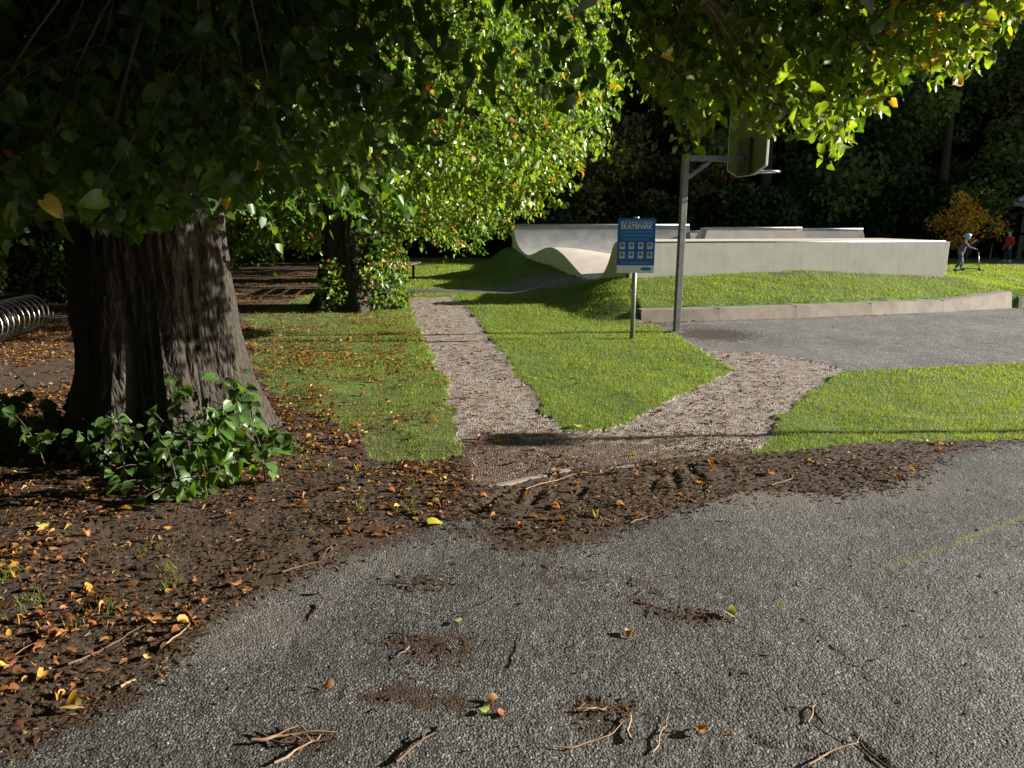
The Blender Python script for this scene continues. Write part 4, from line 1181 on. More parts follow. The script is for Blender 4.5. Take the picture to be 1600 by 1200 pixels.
# a second row to the left of the avenue
left_labels = ['shaded broadleaf tree nearest behind the bicycle rack at the left edge', 'shaded broadleaf tree left of the avenue behind the near trunk', 'shaded tree standing at the far left of the leaf strewn ground', 'shaded tree deep left beyond the hedge', 'dark tree at the end of the leaf strewn strip']
for k, (x, y, rz, s_) in enumerate([(-11.5, 14.5, 1.2, 1.0), (-9.5, 20.5, 3.1, 1.05), (-15.5, 18, 5.0, 1.1), (-14.5, 27, 2.4, 1.2), (-9.5, 31, .4, 1.1)]):
    r = empty('broadleaf_tree', (x, y, 0), rz, left_labels[k], 'tree', 'trees left of the avenue')
    r.scale = (s_, s_, s_)
    link('trunk', trunk3, r); tag(link('foliage', crown3, r), kind='stuff')

# ------------------------------------------------------------------ hedge on the left
def bush_mesh(name, n, rx, ry, h_, seed, size=(.07, .13), pal_=((.03, .06, .015), (.07, .12, .025))):
    r_ = np.random.default_rng(seed)
    v = r_.normal(0, 1, (n, 3)); v /= np.linalg.norm(v, axis=1)[:, None]
    rr = r_.random(n) ** .3 * (1 + .22 * noise(v[:, 0] * 2.5, v[:, 1] * 2.5, v[:, 2] * 2.5 + seed, 3))
    p = v * rr[:, None] * np.array((rx, ry, h_ / 2)) + np.array((0, 0, h_ / 2))
    p = p[p[:, 2] > 0.02]
    n = len(p)
    d = r_.normal(0, .6, p.shape) + np.array((0, 0, -.3)); nrm = np.array((0, 0, .5)) + r_.normal(0, .6, p.shape)
    V, F_, ix = scatter_np(LEAFS_VS, LEAFS_F, p, frames(d, nrm), r_.uniform(*size, n))
    a, b_ = np.array(pal_[0]), np.array(pal_[1])
    c = a + (b_ - a) * r_.random(n)[:, None]
    return np_mesh(name, V, F_, M['wood_leaf'], col=c[ix])
hb = bush_mesh('foliage', 9000, 1.6, 1.1, 2.6, 21)
V, Fq = merge([tube_np(bez(np.array((0, 0, -.05)), np.array((a * .3, b_ * .3, .7)), np.array((a, b_, 1.7)), 6), np.linspace(.04, .012, 6), 5) for a, b_ in ((.5, .2), (-.6, .3), (.1, -.5), (-.2, .5))])
bush_stems = np_mesh('stems', V, Fq, M['bark_dark'])
for k, (x, y, s_) in enumerate([(-9.2, 11.2, .8), (-11.2, 12.4, 1), (-13.6, 13, 1.1), (-16.5, 14, 1.2), (-10.8, 17, 1.05), (-13, 22, 1.3), (-9.6, 25.5, 1.2), (-7.8, 30, 1.2), (-12, 30, 1.5), (-6.4, 35, 1.4), (-8.9, 14.3, .8)]):
    r = empty('bush', (x, y, 0), k * 1.7, 'dense dark green bush in the shaded thicket left of the avenue', 'bush', 'bushes of the left thicket')
    r.scale = (s_, s_, s_ * (1 + .2 * math.sin(k * 2.2)))
    tag(link('foliage', hb, r), kind='stuff'); link('stems', bush_stems, r)

# ------------------------------------------------------------------ dark wood behind
def wood_crown(seed, n, R0, H, z0, pal_, size=(.14, .27)):
    r_ = np.random.default_rng(seed)
    ncl = 60
    cth = r_.uniform(0, 2 * np.pi, ncl); cz = r_.random(ncl)
    crad = np.interp(cz, [0, .2, .5, .8, 1], [.75, 1, .95, .65, .15]) * R0 * r_.uniform(.55, 1.0, ncl)
    C = np.stack([np.cos(cth) * crad, np.sin(cth) * crad, z0 + cz * (H - z0)], -1)
    k = r_.integers(0, ncl, n)
    v = r_.normal(0, 1, (n, 3)); v /= np.linalg.norm(v, axis=1)[:, None]
    cr = r_.uniform(.7, 1.5, ncl)[k]
    p = C[k] + v * (cr * r_.random(n) ** .4)[:, None] * np.array((1, 1, .7))
    tone = r_.random(ncl)[k] * .6 + .4 * r_.random(n)
    d = r_.normal(0, .6, p.shape) + np.array((0, 0, -.3)); nrm = np.array((0, 0, .5)) + r_.normal(0, .55, p.shape)
    V, F_, ix = scatter_np(LEAFS_VS, LEAFS_F, p, frames(d, nrm), r_.uniform(*size, n))
    a, b_ = np.array(pal_[0]), np.array(pal_[1])
    c = a + (b_ - a) * tone[:, None]
    return np_mesh('crown', V, F_, M['wood_leaf'], col=c[ix])
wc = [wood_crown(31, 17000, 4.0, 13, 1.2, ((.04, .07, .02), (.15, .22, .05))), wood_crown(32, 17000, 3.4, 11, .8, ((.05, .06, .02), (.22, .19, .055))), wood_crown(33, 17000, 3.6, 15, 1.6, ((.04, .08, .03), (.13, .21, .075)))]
V, Fq = tube_np([(0, 0, -.5), (0.1, 0, 3), (.2, .1, 7), (.1, .2, 11)], [.32, .25, .18, .06], 10)
wt = np_mesh('trunk', V, Fq, M['bark_dark'], smooth=True)
wlab = ['dark green broadleaf tree in the shaded wood behind the skatepark', 'dull olive brown tree in the shaded wood behind the skatepark', 'tall blue-green tree in the shaded wood behind the skatepark']
wr = random.Random(5)
def wood_tree(x, y, s_, kind):
    z = float(terrain(np.array([x]), np.array([y]))[0])
    r = empty('woodland_tree', (x, y, z - .1), wr.uniform(0, 6.28), wlab[kind], 'tree', ['green trees of the far wood', 'olive trees of the far wood', 'tall trees of the far wood'][kind])
    r.scale = (s_, s_, s_ * wr.uniform(.9, 1.15))
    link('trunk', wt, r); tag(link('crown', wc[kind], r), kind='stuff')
for row, y0 in enumerate((34.5, 40, 46.5, 54)):
    x = -26 + row * 1.5
    while x < 52 + row * 4:
        yy = y0 + wr.uniform(-1.2, 1.2)
        if not (row == 0 and x > 33): wood_tree(x + wr.uniform(-.8, .8), yy, wr.uniform(.85, 1.15) * (1 + row * .12), wr.choice([0, 0, 1, 2]))
        x += 4.2 + row * .5
# trees beyond the right edge that shade the back of the park
for k, (x, y, s_) in enumerate([(31, 31.5, 1.0), (36, 32.0, 1.05), (42, 32.5, 1.1), (48, 32.5, 1.2), (54, 33, 1.3), (60, 33.5, 1.4), (38, 35.5, 1.2), (47, 37, 1.3), (30, 36, 1.1), (66, 35, 1.5), (26, 33, 1.0)]):
    wood_tree(x, y, s_, k % 3)
for k in range(30):  # unseen trees added behind the camera to block skylight, sharing the far-wood labels
    a_ = math.radians(152 + k * 4.6); rad_ = wr.uniform(17, 24) + (6 if k > 20 else 0)
    wood_tree(rad_ * math.cos(a_), rad_ * math.sin(a_) * 1.0 - 1, wr.uniform(1.2, 1.6), k % 3)
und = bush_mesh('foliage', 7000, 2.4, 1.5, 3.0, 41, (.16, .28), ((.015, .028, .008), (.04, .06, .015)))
for k in range(17):
    x = -16 + k * 2.9
    r = empty('bush', (x, 32.6 + 1.2 * math.sin(k * 1.9), 0), k * 1.3, 'black-green undergrowth bush along the foot of the dark wood', 'bush', 'undergrowth bushes along the wood')
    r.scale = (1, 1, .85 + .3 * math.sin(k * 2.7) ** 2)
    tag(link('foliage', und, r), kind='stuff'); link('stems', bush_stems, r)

# ------------------------------------------------------------------ orange shrub and stake
ox, oy = P(1508, 408)
shrub = empty('young_tree', (ox, oy, 0), label='young tree with orange-brown autumn leaves behind the skatepark end', cat='tree')
r_ = np.random.default_rng(77); n = 2300
cl = r_.normal(0, 1, (26, 3)) * (.62, .5, .5) + (0, 0, 1.6)
k = r_.integers(0, 26, n); p = cl[k] + r_.normal(0, .17, (n, 3)); p = p[(p[:, 2] > .5) & (p[:, 2] < 2.75)]; n = len(p)
V, F_, ix = scatter_np(LEAFS_VS, LEAFS_F, p, frames(r_.normal(0, .6, p.shape) + (0, 0, -.3), r_.normal(0, .6, p.shape) + (.1, 0, .4)), r_.uniform(.06, .12, n))
oc = np.array([(.68, .32, .03), (.60, .22, .025), (.70, .44, .05), (.34, .28, .05)])[r_.integers(0, 4, n)] * r_.uniform(.7, 1.2, n)[:, None]
tag(link('foliage', np_mesh('foliage', V, F_, M['dead_leaf'], col=oc[ix]), shrub), kind='stuff')
V, Fq = merge([tube_np(bez(np.array((0, 0, -.05)), np.array((0, 0, .8)), c, 8), np.linspace(.03, .006, 8), 5) for c in cl])
link('stems', np_mesh('stems', V, Fq, M['bark_dark']), shrub)
x, y = P(1546, 404)
st = empty('tree_stake', (x, y, 0), label='thin pale stake leaning beside the orange young tree', cat='stake')
MB().tube([(0, 0, -.1), (.05, 0, .8), (.2, 0, 1.75)], [.03, .028, .02], 8).build('pole', M['stake'], st, True)
MB().tube([(.05, 0, .95), (-.2, 0, 1.0)], .008, 6).build('tie', M['iron'], st)

# ------------------------------------------------------------------ shelter
sxx, syy = 20.75, 29.8
sh = empty('shelter', (sxx, syy, 0), math.radians(-30), 'open timber park shelter with pale blue corrugated roof at the right edge', 'shelter')
for x in (0.2, 4.4):
    for y in (0.3, 3.2):
        MB().box((x, y, 1.1), (.16, .16, 2.2), bevel=.01).build('post', M['post_wood'], sh)
def roof_sheet(x0, x1, ya, yb, za, zb, name, w=5.6, hip=2.0):
    nx = int((x1 - x0) / .045); xs_ = np.linspace(x0, x1, nx)
    zz_ = .022 * np.sin(xs_ / .14 * 2 * np.pi)
    f = np.clip(np.minimum(xs_ + .3, w - .3 - xs_) / hip, 0.01, 1)
    V = []
    for off in (0, -.006):
        V += [(a, ya, za + b_ + off) for a, b_ in zip(xs_, zz_)]
        V += [(a, ya + (yb - ya) * q, za + (zb - za) * q + b_ + off) for a, b_, q in zip(xs_, zz_, f)]
    V = np.array(V); n = nx; F_ = []
    for i in range(n - 1):
        F_ += [(i, i + 1, n + i + 1, n + i), (2 * n + i, 3 * n + i, 3 * n + i + 1, 2 * n + i + 1), (i, 2 * n + i, 2 * n + i + 1, i + 1)]
    link(name, np_mesh(name, V, np.array(F_), M['roof']), sh)
for k in range(4):
    roof_sheet(-.3 + k * 1.4, 1.1 + k * 1.4, -.25, 1.75, 2.36, 3.6, 'roof_sheet'); roof_sheet(-.3 + k * 1.4, 1.1 + k * 1.4, 3.75, 1.75, 2.36, 3.6, 'roof_sheet')
for x0_, x1_ in ((-.3, 1.7), (5.3, 3.3)):
    m_ = MB(); vs = [m_.bm.verts.new(v) for v in ((x0_, -.25, 2.35), (x0_, 3.75, 2.35), (x1_, 1.75, 3.59), (x0_, -.25, 2.33), (x0_, 3.75, 2.33), (x1_, 1.75, 3.57))]
    for f in ((0, 1, 2), (3, 5, 4), (0, 3, 4, 1), (1, 4, 5, 2), (2, 5, 3, 0)): m_.bm.faces.new([vs[q_] for q_ in f])
    m_.build('hip_sheet', M['roof'], sh)
MB().box((2.5, -.22, 2.24), (5.6, .04, .18)).build('fascia', M['fascia'], sh)
MB().box((2.5, 3.72, 2.24), (5.6, .04, .18)).build('fascia', M['fascia'], sh)
MB().box((-.28, 1.75, 2.24), (.04, 3.88, .18)).build('fascia', M['fascia'], sh)
MB().box((2.3, 3.3, .55), (4.0, .05, 1.1)).build('back_rail', M['post_wood'], sh)

# small blue notice in the dark
x, y = P(753, 399)
nt_ = empty('notice', (x, y - .4, 0), label='small blue notice on a post in the deep shade before the wood', cat='sign')
MB().tube([(0, .03, -.1), (0, .03, 1.0)], .025, 8).build('post', M['galv_post'], nt_, True)
MB().box((0, 0, .86), (.38, .02, .40), bevel=.003).build('panel', M['info_blue'], nt_)
MB().box((0.02, -.012, .86), (.07, .003, .2)).build('symbol', M['sign_white'], nt_)

# ------------------------------------------------------------------ two children and a scooter
def skin_body(name, verts, edges, radii, mat, parent, sub=2):
    me = bpy.data.meshes.new(name); me.from_pydata(verts, edges, [])
    o = bpy.data.objects.new(name, me); COL.objects.link(o)
    md = o.modifiers.new('s', 'SKIN'); md.use_smooth_shade = True
    for i, r in enumerate(radii):
        me.skin_vertices[0].data[i].radius = (r, r)
    me.skin_vertices[0].data[0].use_root = True
    o.modifiers.new('u', 'SUBSURF').levels = sub
    dg = bpy.context.evaluated_depsgraph_get(); me2 = bpy.data.meshes.new_from_object(o.evaluated_get(dg))
    bpy.data.objects.remove(o)
    me2.materials.clear(); me2.materials.append(mat)
    for p_ in me2.polygons: p_.use_smooth = True
    return link(name, me2, parent)
M['skin'] = plain('skin', (0.50, 0.30, 0.22), .55, 0, .05)
def ball(c, s, mat, name, parent, n=14):
    bm = bmesh.new(); bmesh.ops.create_uvsphere(bm, u_segments=n + 4, v_segments=n, radius=1)
    bmesh.ops.scale(bm, vec=s, verts=bm.verts); bmesh.ops.translate(bm, vec=c, verts=bm.verts)
    me = bpy.data.meshes.new(name); bm.to_mesh(me); bm.free(); me.materials.append(mat)
    for p_ in me.polygons: p_.use_smooth = True
    return link(name, me, parent)

def child(loc, rz, H, label, top, legs_c, shoe_c, hat, pose):
    r = empty('person', loc, rz, label, 'person')
    k = H / 1.25
    sc = lambda a: tuple(x * k for x in a)
    bend = pose['bend']
    hip = (0, 0, .62); chest = (bend * .5, 0, .88); neck = (bend * .9, 0, 1.0); head = (bend * 1.25, 0, 1.10)
    # body facing +X, y is side
    sh_z = .97
    L = pose['arms']; G = pose['legs']
    verts = [hip, (bend * .25, 0, .74), chest, neck, head]
    edges = [(0, 1), (1, 2), (2, 3), (3, 4)]; rad = [.085, .08, .095, .035, .06]
    def chain(start, pts, rs):
        prev = start
        for p_, r_ in zip(pts, rs):
            verts.append(p_); rad.append(r_); edges.append((prev, len(verts) - 1)); prev = len(verts) - 1
        return prev
    hands = []
    for s_, (el, ha) in zip((-1, 1), L):
        chain(2, [(bend * .8, s_ * .115, sh_z - .03), el, ha, tuple(np.array(ha) + (np.array(ha) - np.array(el)) * .22)], [.038, .028, .02, .022]); hands.append(ha)
    for s_, (kn, an) in zip((-1, 1), G):
        chain(0, [(0, s_ * .06, .57), kn, an, (an[0] + .09, an[1], an[2] - .035)], [.062, .045, .03, .026])
    body = skin_body('body', [sc(v) for v in verts], edges, [x * k for x in rad], M['skin'], r)
    # head with face
    hd = ball(sc((head[0] + .01, 0, head[2] + .03)), sc((.078, .066, .095)), M['skin'], 'head', r)
    ball(sc((head[0] + .088, 0, head[2] + .02)), sc((.014, .010, .016)), M['skin'], 'nose', hd, 8)
    for s_ in (-1, 1):
        ball(sc((head[0] + .078, s_ * .026, head[2] + .04)), sc((.008, .010, .008)), M['sign_black'], 'eye', hd, 6)
        ball(sc((head[0] + .0, s_ * .068, head[2] + .02)), sc((.014, .008, .02)), M['skin'], 'ear', hd, 8)
    ball(sc((head[0] + .078, 0, head[2] - .02)), sc((.008, .02, .005)), M['board_plate'], 'mouth', hd, 6)
    ball(sc((head[0] - .012, 0, head[2] + .05)), sc((.078, .070, .082)), plain('hair', (.05, .03, .02), .8), 'hair', hd)
    # clothes: own surfaces a little outside the body
    tv = [(0, 0, .545), (bend * .25, 0, .74), chest, (bend * .85, 0, .965)]; te = [(0, 1), (1, 2), (2, 3)]; tr = [.118, .108, .118, .055]
    for s_, (el, ha) in zip((-1, 1), L):
        i0 = len(tv); tv += [(bend * .8, s_ * .12, sh_z - .03), el, tuple(np.array(el) + (np.array(ha) - np.array(el)) * .85)]; te += [(2, i0), (i0, i0 + 1), (i0 + 1, i0 + 2)]; tr += [.052, .04, .033]
    skin_body('top', [sc(v) for v in tv], te, [x * k for x in tr], top, r)
    lv = [(0, 0, .62), (0, 0, .66)]; le = [(0, 1)]; lr = [.098, .09]
    for s_, (kn, an) in zip((-1, 1), G):
        i0 = len(lv); lv += [(0, s_ * .062, .56), kn, (an[0], an[1], an[2] + .03)]; le += [(0, i0), (i0, i0 + 1), (i0 + 1, i0 + 2)]; lr += [.076, .058, .046]
    skin_body('trousers', [sc(v) for v in lv], le, [x * k for x in lr], legs_c, r)
    for s_, (kn, an) in zip((-1, 1), G):
        MB().box(sc((an[0] + .035, an[1], an[2] - .035)), sc((.19, .075, .065)), bevel=.02 * k).build('shoe', shoe_c, r, True)
    # five fingers on each hand
    for s_, (el, ha) in zip((-1, 1), L):
        v = np.array(ha) - np.array(el); v /= np.linalg.norm(v); tip = np.array(ha) + v * .05
        m_ = MB(); side = np.cross(v, (0, 0, 1)); side /= np.linalg.norm(side) + 1e-6
        for q in range(4):
            b0 = tip + side * (q - 1.5) * .012; ln = (.034, .042, .040, .030)[q]
            m_.tube([sc(b0), sc(b0 + v * ln * .6), sc(b0 + v * ln * .9 + np.array((0, 0, -.016)))], [.007 * k, .006 * k, .005 * k], 6)
        b0 = np.array(ha) + v * .02 + side * .022 * s_
        m_.tube([sc(b0), sc(b0 + v * .02 + side * .015 * s_)], [.007 * k, .006 * k], 6)
        m_.build('fingers', M['skin'], body, True)
    hat(r, k, head)
    return r
def helmet(r, k, h):
    o = ball((h[0] * k - .004 * k, 0, (h[2] + .075) * k), (.115 * k, .098 * k, .085 * k), plain('helmet blue silver', (.30, .42, .62), .25, .2, .3, 20), 'helmet', r)
    ball(((h[0] + .045) * k, 0, (h[2] + .10) * k), (.07 * k, .06 * k, .05 * k), plain('helmet silver', (.75, .77, .8), .3, .3, .05), 'helmet_panel', o)
def cap(r, k, h):
    o = ball((h[0] * k - .005 * k, 0, (h[2] + .075) * k), (.09 * k, .082 * k, .07 * k), plain('dark cap', (.02, .03, .025), .8), 'cap', r)
    MB().box(((h[0] + .10) * k, 0, (h[2] + .075) * k), (.09 * k, .11 * k, .012 * k), bevel=.005).build('peak', plain('cap peak yellow', (.5, .42, .05), .6), o)
kx, ky = P(1497, 424)
z = float(ground_z(kx, ky)[0])
child((kx, ky, z), math.radians(-25), 1.19, 'child in lilac grey hoodie and silver-blue helmet bending over a scooter', plain('lilac grey hoodie', (.13, .12, .19), .9), plain('grey trousers', (.10, .11, .14), .9), plain('bright blue shoes', (.02, .22, .48), .5), helmet,
      {'bend': .10, 'arms': [((.20, -.14, .80), (.37, -.10, .76)), ((.22, .13, .86), (.36, .06, 1.0))], 'legs': [((.03, -.07, .34), (-.10, -.09, .09)), ((.08, .07, .35), (.07, .08, .09))]})
scx = empty('kick_scooter', (kx + .36, ky - .1, z), math.radians(-25), 'small kick scooter with black wheels held by the helmeted child', 'scooter')
MB().box((-.06, 0, .09), (.42, .1, .02), bevel=.005).build('deck', M['sign_black'], scx)
MB().tube([(.2, 0, .08), (.12, 0, .62)], .016, 8).build('stem', M['steel'], scx, True)
MB().tube([(.12, -.2, .62), (.12, .2, .62)], .014, 8).build('handlebar', M['steel'], scx, True)
for s_ in (-1, 1): MB().tube([(.12, s_ * .13, .62), (.12, s_ * .205, .62)], .019, 8).build('grip', M['sign_black'], scx, True)
for x in (-.27, .215): MB().tube([(x, -.014, .055), (x, .014, .055)], .055, 18).build('wheel', M['sign_black'], scx, True)
rx_, ry_ = P(1572, 411)
z = float(ground_z(rx_, ry_)[0])
child((rx_, ry_, z), math.radians(190), 1.28, 'child in red shirt, dark trousers and dark cap standing by the shelter', plain('red shirt', (.48, .02, .03), .85), plain('navy trousers', (.02, .025, .05), .9), plain('grey trainers', (.2, .19, .17), .6), cap,
      {'bend': .03, 'arms': [((-.05, -.17, .76), (.04, -.16, .58)), ((-.03, .17, .76), (.07, .14, .6))], 'legs': [((.05, -.07, .34), (.02, -.08, .09)), ((-.01, .07, .34), (-.06, .08, .10))]})

# ------------------------------------------------------------------ fallen leaves
DC = np.array([(.30, .13, .05), (.22, .09, .035), (.16, .07, .03), (.36, .19, .08), (.12, .06, .03), (.42, .26, .12), (.26, .10, .03), (.40, .22, .04)])
def litter_density(x, y, r):
    d = np.where(r == 0, 120.0, 0)
    clump = np.clip(.35 + 1.3 * noise(x * 1.6, y * 1.6, 6.6, 3), 0.05, 1.5)
    left = (x < -0.35) & (r == 0)
    d = np.where(left, 1300 * clump, d)
    # bare trodden soil ahead of the trunk
    bare = 1 - .8 * blob(x, y, 480, 830, .75, .55, .2) - .6 * blob(x, y, 300, 880, .4, .35, .3)
    d = d * bare
    d = np.where((r == 0) & (x > -.35), 230 * clump, d)
    d = np.where((r == 2) & (x < -.4) & (y < 14), np.interp(y, [4.5, 7.5, 11], [1000, 800, 360]) * clump * (.25 + .75 * sstep(-.5, -1.9, x)) + 50, d)
    d = np.where((r == 2) & (x > -.6), 14, d)
    d = np.where(r == 3, 45, d); d = np.where(r == 1, 4.0, d)
    d = d + (r == 4) * 330 * np.exp(-((y - yk(x) + .17) / .10) ** 2) * (x < 6.6) * (x > 2)
    d = d + 150 * blob(x, y, 672, 435, .45, .75) + 50 * np.exp(-((y - 15.8) / .3) ** 2) * (x < -1) + 60 * blob(x, y, 590, 470, .8, 1.2)
    return d
def sample_ground(n, x0, x1, y0, y1, densf, dmax):
    x = rng.uniform(x0, x1, n); y = rng.uniform(y0, y1, n)
    ok = np.abs(x) < y * 1.0 + .5
    x, y = x[ok], y[ok]
    r = region(x, y)
    k = rng.random(len(x)) < densf(x, y, r) / dmax
    return x[k], y[k], r[k]
areas = [(-4, 4, 1.0, 5.0, 1500), (-7, 3, 5.0, 12, 800), (-8, 10, 12, 22, 120), (-11, -5, 8, 16, 160)]
X, Y = [], []
for x0, x1, y0, y1, dm in areas:
    n = int((x1 - x0) * (y1 - y0) * dm)
    x, y, _ = sample_ground(n, x0, x1, y0, y1, litter_density, dm)
    X.append(x); Y.append(y)
X = np.concatenate(X); Y = np.concatenate(Y)
Z = ground_z(X, Y)
n = len(X)
az = rng.uniform(0, 2 * np.pi, n); tilt = rng.normal(0, .20, (n, 3)) + np.array((0, 0, 1.0))
d = np.stack([np.cos(az), np.sin(az), rng.normal(0, .12, n)], -1)
RL = frames(d, tilt)
SL = rng.uniform(.022, .054, n)
SC = np.stack([SL * rng.uniform(.5, 1.0, n), SL, SL * rng.uniform(.1, 1.1, n)], -1)
frag = rng.random(n) < .55
SC[frag] *= rng.uniform(.35, .7, frag.sum())[:, None]
CL = DC[rng.integers(0, len(DC), n)] * rng.uniform(.5, 1.15, n)[:, None]
yl = rng.random(n) < .025; CL[yl] = (.5, .40, .06)
onr = (region(X, Y) == 1) | ((region(X, Y) == 2) & (X > -.5))
SC[onr] *= .7
PL = np.stack([X, Y, Z + .004 + SC[:, 2] * .22 + .018 * (region(X, Y) == 2) * rng.random(n)], -1)
_, _, fz = project(PL)
pxl, pyl, _ = project(PL)
sc_ = SL / fz * ((pxl > 5) & (pxl < 1595) & (pyl < 1195))
bigl = np.zeros(n, bool); bigl[np.argsort(-sc_)[:270]] = True
V, F_, ix = scatter_np(DEAD_VS, DEAD_F, PL[~bigl], RL[~bigl], SC[~bigl])
tag(link('leaf_litter', np_mesh('leaf_litter', V, F_, M['dead_leaf'], col=CL[~bigl][ix], smooth=True, attrs=LUV)), 'scattered brown and copper fallen leaves over soil, lawn and path', 'leaf litter', kind='stuff')
dl = [[np_mesh('fallen_leaf', lv_, DEAD_F, M['dead_leaf'], col=np.tile(c, (len(DEAD_V), 1)), smooth=True, attrs=L1) for lv_ in DEAD_VS[:5]] for c in DC]
for k in np.where(bigl)[0]:
    ci = int(np.argmin(np.sum((DC - CL[k]) ** 2, 1)))
    o = bpy.data.objects.new('fallen_leaf', dl[ci][int(k) % 5]); COL.objects.link(o)
    o.matrix_basis = Matrix.Translation(Vector(PL[k])) @ Matrix(RL[k].tolist()).to_4x4() @ Matrix.Diagonal((*SC[k].tolist(), 1))
    onroad = int(region(np.array([PL[k][0]]), np.array([PL[k][1]]))[0]) == 1
    tag(o, 'small dry brown leaf lying on the worn tarmac' if onroad else 'dry copper brown leaf lying on the dark soil left of the road', 'leaf', 'leaves on the tarmac' if onroad else 'leaves on the soil by the road')
# singled-out leaves
def one_leaf(px, py, size, c, label, rz, curl=1.0, tilt=.1):
    x, y = P(px, py); z = float(ground_z(x, y)[0])
    me = np_mesh('fallen_leaf', DEAD_V * np.array((1, 1, curl)), DEAD_F, M['dead_leaf'], col=np.tile(c, (len(DEAD_V), 1)), smooth=True)
    o = link('fallen_leaf', me); o.location = (x, y, z + .012); o.rotation_euler = (tilt, tilt * .6, rz); o.scale = (size,) * 3
    tag(o, label, 'leaf')
one_leaf(105, 1108, .072, (.50, .34, .12), 'large tan leaf standing curled at the bottom left edge of the tarmac', 4.4, 1.2, .5)
one_leaf(668, 820, .085, (.55, .50, .06), 'bright yellow leaf lying where the soil meets the road', 4.9, .5, .05)
one_leaf(1135, 958, .055, (.35, .38, .16), 'pale green and yellow leaf at the end of the brown debris streak', 3.6, 1.2, .4)
one_leaf(762, 1118, .035, (.35, .45, .12), 'small pale green leaf on the tarmac near the bottom middle', 1.0, .5, .15)
one_leaf(778, 1100, .045, (.40, .24, .11), 'light brown curled leaf just above the small green one', 2.0, 1.5, .2)
one_leaf(1098, 1150, .042, (.45, .20, .06), 'orange brown leaf near the crack at the bottom right', .6, 1.4, .3)
one_leaf(520, 1080, .045, (.36, .20, .10), 'curled tan leaf alone on the left of the tarmac', 1.6, 1.6, .2)
one_leaf(70, 828, .06, (.45, .52, .10), 'yellow-green leaf on the litter at the far left edge', 1.2, .5, .3)
one_leaf(205, 800, .07, (.50, .30, .05), 'orange yellow leaf in the shadow below the trunk shoots', 1.9, 1.0, .5)
one_leaf(905, 668, .075, (.55, .42, .10), 'yellow leaf at the tip of the grass triangle', .4, .8, .3)
one_leaf(372, 918, .06, (.50, .27, .12), 'salmon brown leaf at the edge of soil and tarmac', 1.0, 1.0, .2)
one_leaf(232, 1036, .035, (.55, .36, .10), 'small yellow leaf at the soil edge above the bottom left', .4, 1.2, .3)
one_leaf(1096, 755, .05, (.50, .22, .05), 'orange leaf on the dark mulch beside the tyre ruts', 2.5, .9, .3)
one_leaf(1208, 745, .05, (.48, .20, .05), 'orange leaf on the mulch below the right-hand lawn', .8, 1.0, .3)
one_leaf(720, 976, .035, (.45, .42, .15), 'small yellowish leaf in the middle of the tarmac', 1.1, .5, .1)
one_leaf(985, 990, .04, (.45, .25, .12), 'pinkish tan leaf right of the middle of the tarmac', 2.8, 1.5, .3)

# ------------------------------------------------------------------ mulch crumbs, grit and sticks
def mulch_density(x, y, r):
    dm = dirt_mask(x, y, r)
    nz = np.clip(.5 + 1.4 * noise(x * 3, y * 3, 2.6, 3), 0, 1.4)
    d = np.where(r == 0, 4200 * np.clip(nz + dm, .25, 1), 0)
    d = np.where(r == 1, 5600 * np.clip(dm * 1.25 - .25, 0, 1) * nz + 25, d)
    d = np.where(r == 3, 3500 * np.clip(dm - .2, 0, 1) * nz ** 2 + 90, d)
    return d * np.interp(y, [1, 4, 7, 12], [1, .8, .3, .1])
x, y, r = sample_ground(150000, -3.6, 3.6, 1.1, 4.6, mulch_density, 5000)
x2, y2, r2 = sample_ground(80000, -4.5, 5.5, 4.6, 9, mulch_density, 1500)
x, y = np.concatenate([x, x2]), np.concatenate([y, y2]); z = ground_z(x, y); n = len(x)
cv = np.array([(-.5, -.5, 0), (.5, -.5, 0), (.4, .5, .2), (-.4, .5, .2), (0, 0, .6)]); cf = np.array([(0, 1, 4), (1, 2, 4), (2, 3, 4), (3, 0, 4)])
az = rng.uniform(0, 6.28, n)
RM = frames(np.stack([np.cos(az), np.sin(az), rng.normal(0, .25, n)], -1), rng.normal(0, .3, (n, 3)) + (0, 0, 1))
s_ = rng.uniform(.004, .013, n) * np.interp(y, [1, 8], [1.0, 1.9])
V, F_, ix = scatter_np(cv, cf, np.stack([x, y, z + .001], -1), RM, np.stack([s_ * .6, s_ * rng.uniform(.8, 2.6, n), s_ * .5], -1))
mc = np.array([(.035, .02, .011), (.075, .042, .02), (.13, .075, .036), (.022, .015, .01), (.24, .16, .085)])[rng.choice(5, n, p=[.22, .32, .2, .16, .10])]
tag(link('mulch', np_mesh('mulch', V, F_, M['dead_leaf'], col=mc[ix])), 'crumbled brown mulch and bark bits along the road edge', 'mulch', kind='stuff')
# loose stones: on tarmac and on gravel
def stone_density(x, y, r):
    return np.where(r == 3, 900 * np.interp(y, [4, 16], [1, .35]), np.where(r == 1, 160 * np.interp(y, [1, 6], [1, .3]), np.where(r == 0, 110, 0)))
x, y, r = sample_ground(60000, -4, 5.5, 1.1, 9, stone_density, 900)
x2, y2, r2 = sample_ground(7000, -2.5, .5, 9, 16, stone_density, 900)
x, y, r = np.concatenate([x, x2]), np.concatenate([y, y2]), np.concatenate([r, r2]); z = ground_z(x, y); n = len(x)
ov_ = np.array([(1, 0, 0), (-1, 0, 0), (0, 1, 0), (0, -1, 0), (0, 0, .8), (0, 0, -.6)], float); of = np.array([(0, 2, 4), (2, 1, 4), (1, 3, 4), (3, 0, 4)])
az = rng.uniform(0, 6.28, n)
RS = frames(np.stack([np.cos(az), np.sin(az), rng.normal(0, .2, n)], -1), rng.normal(0, .3, (n, 3)) + (0, 0, 1))
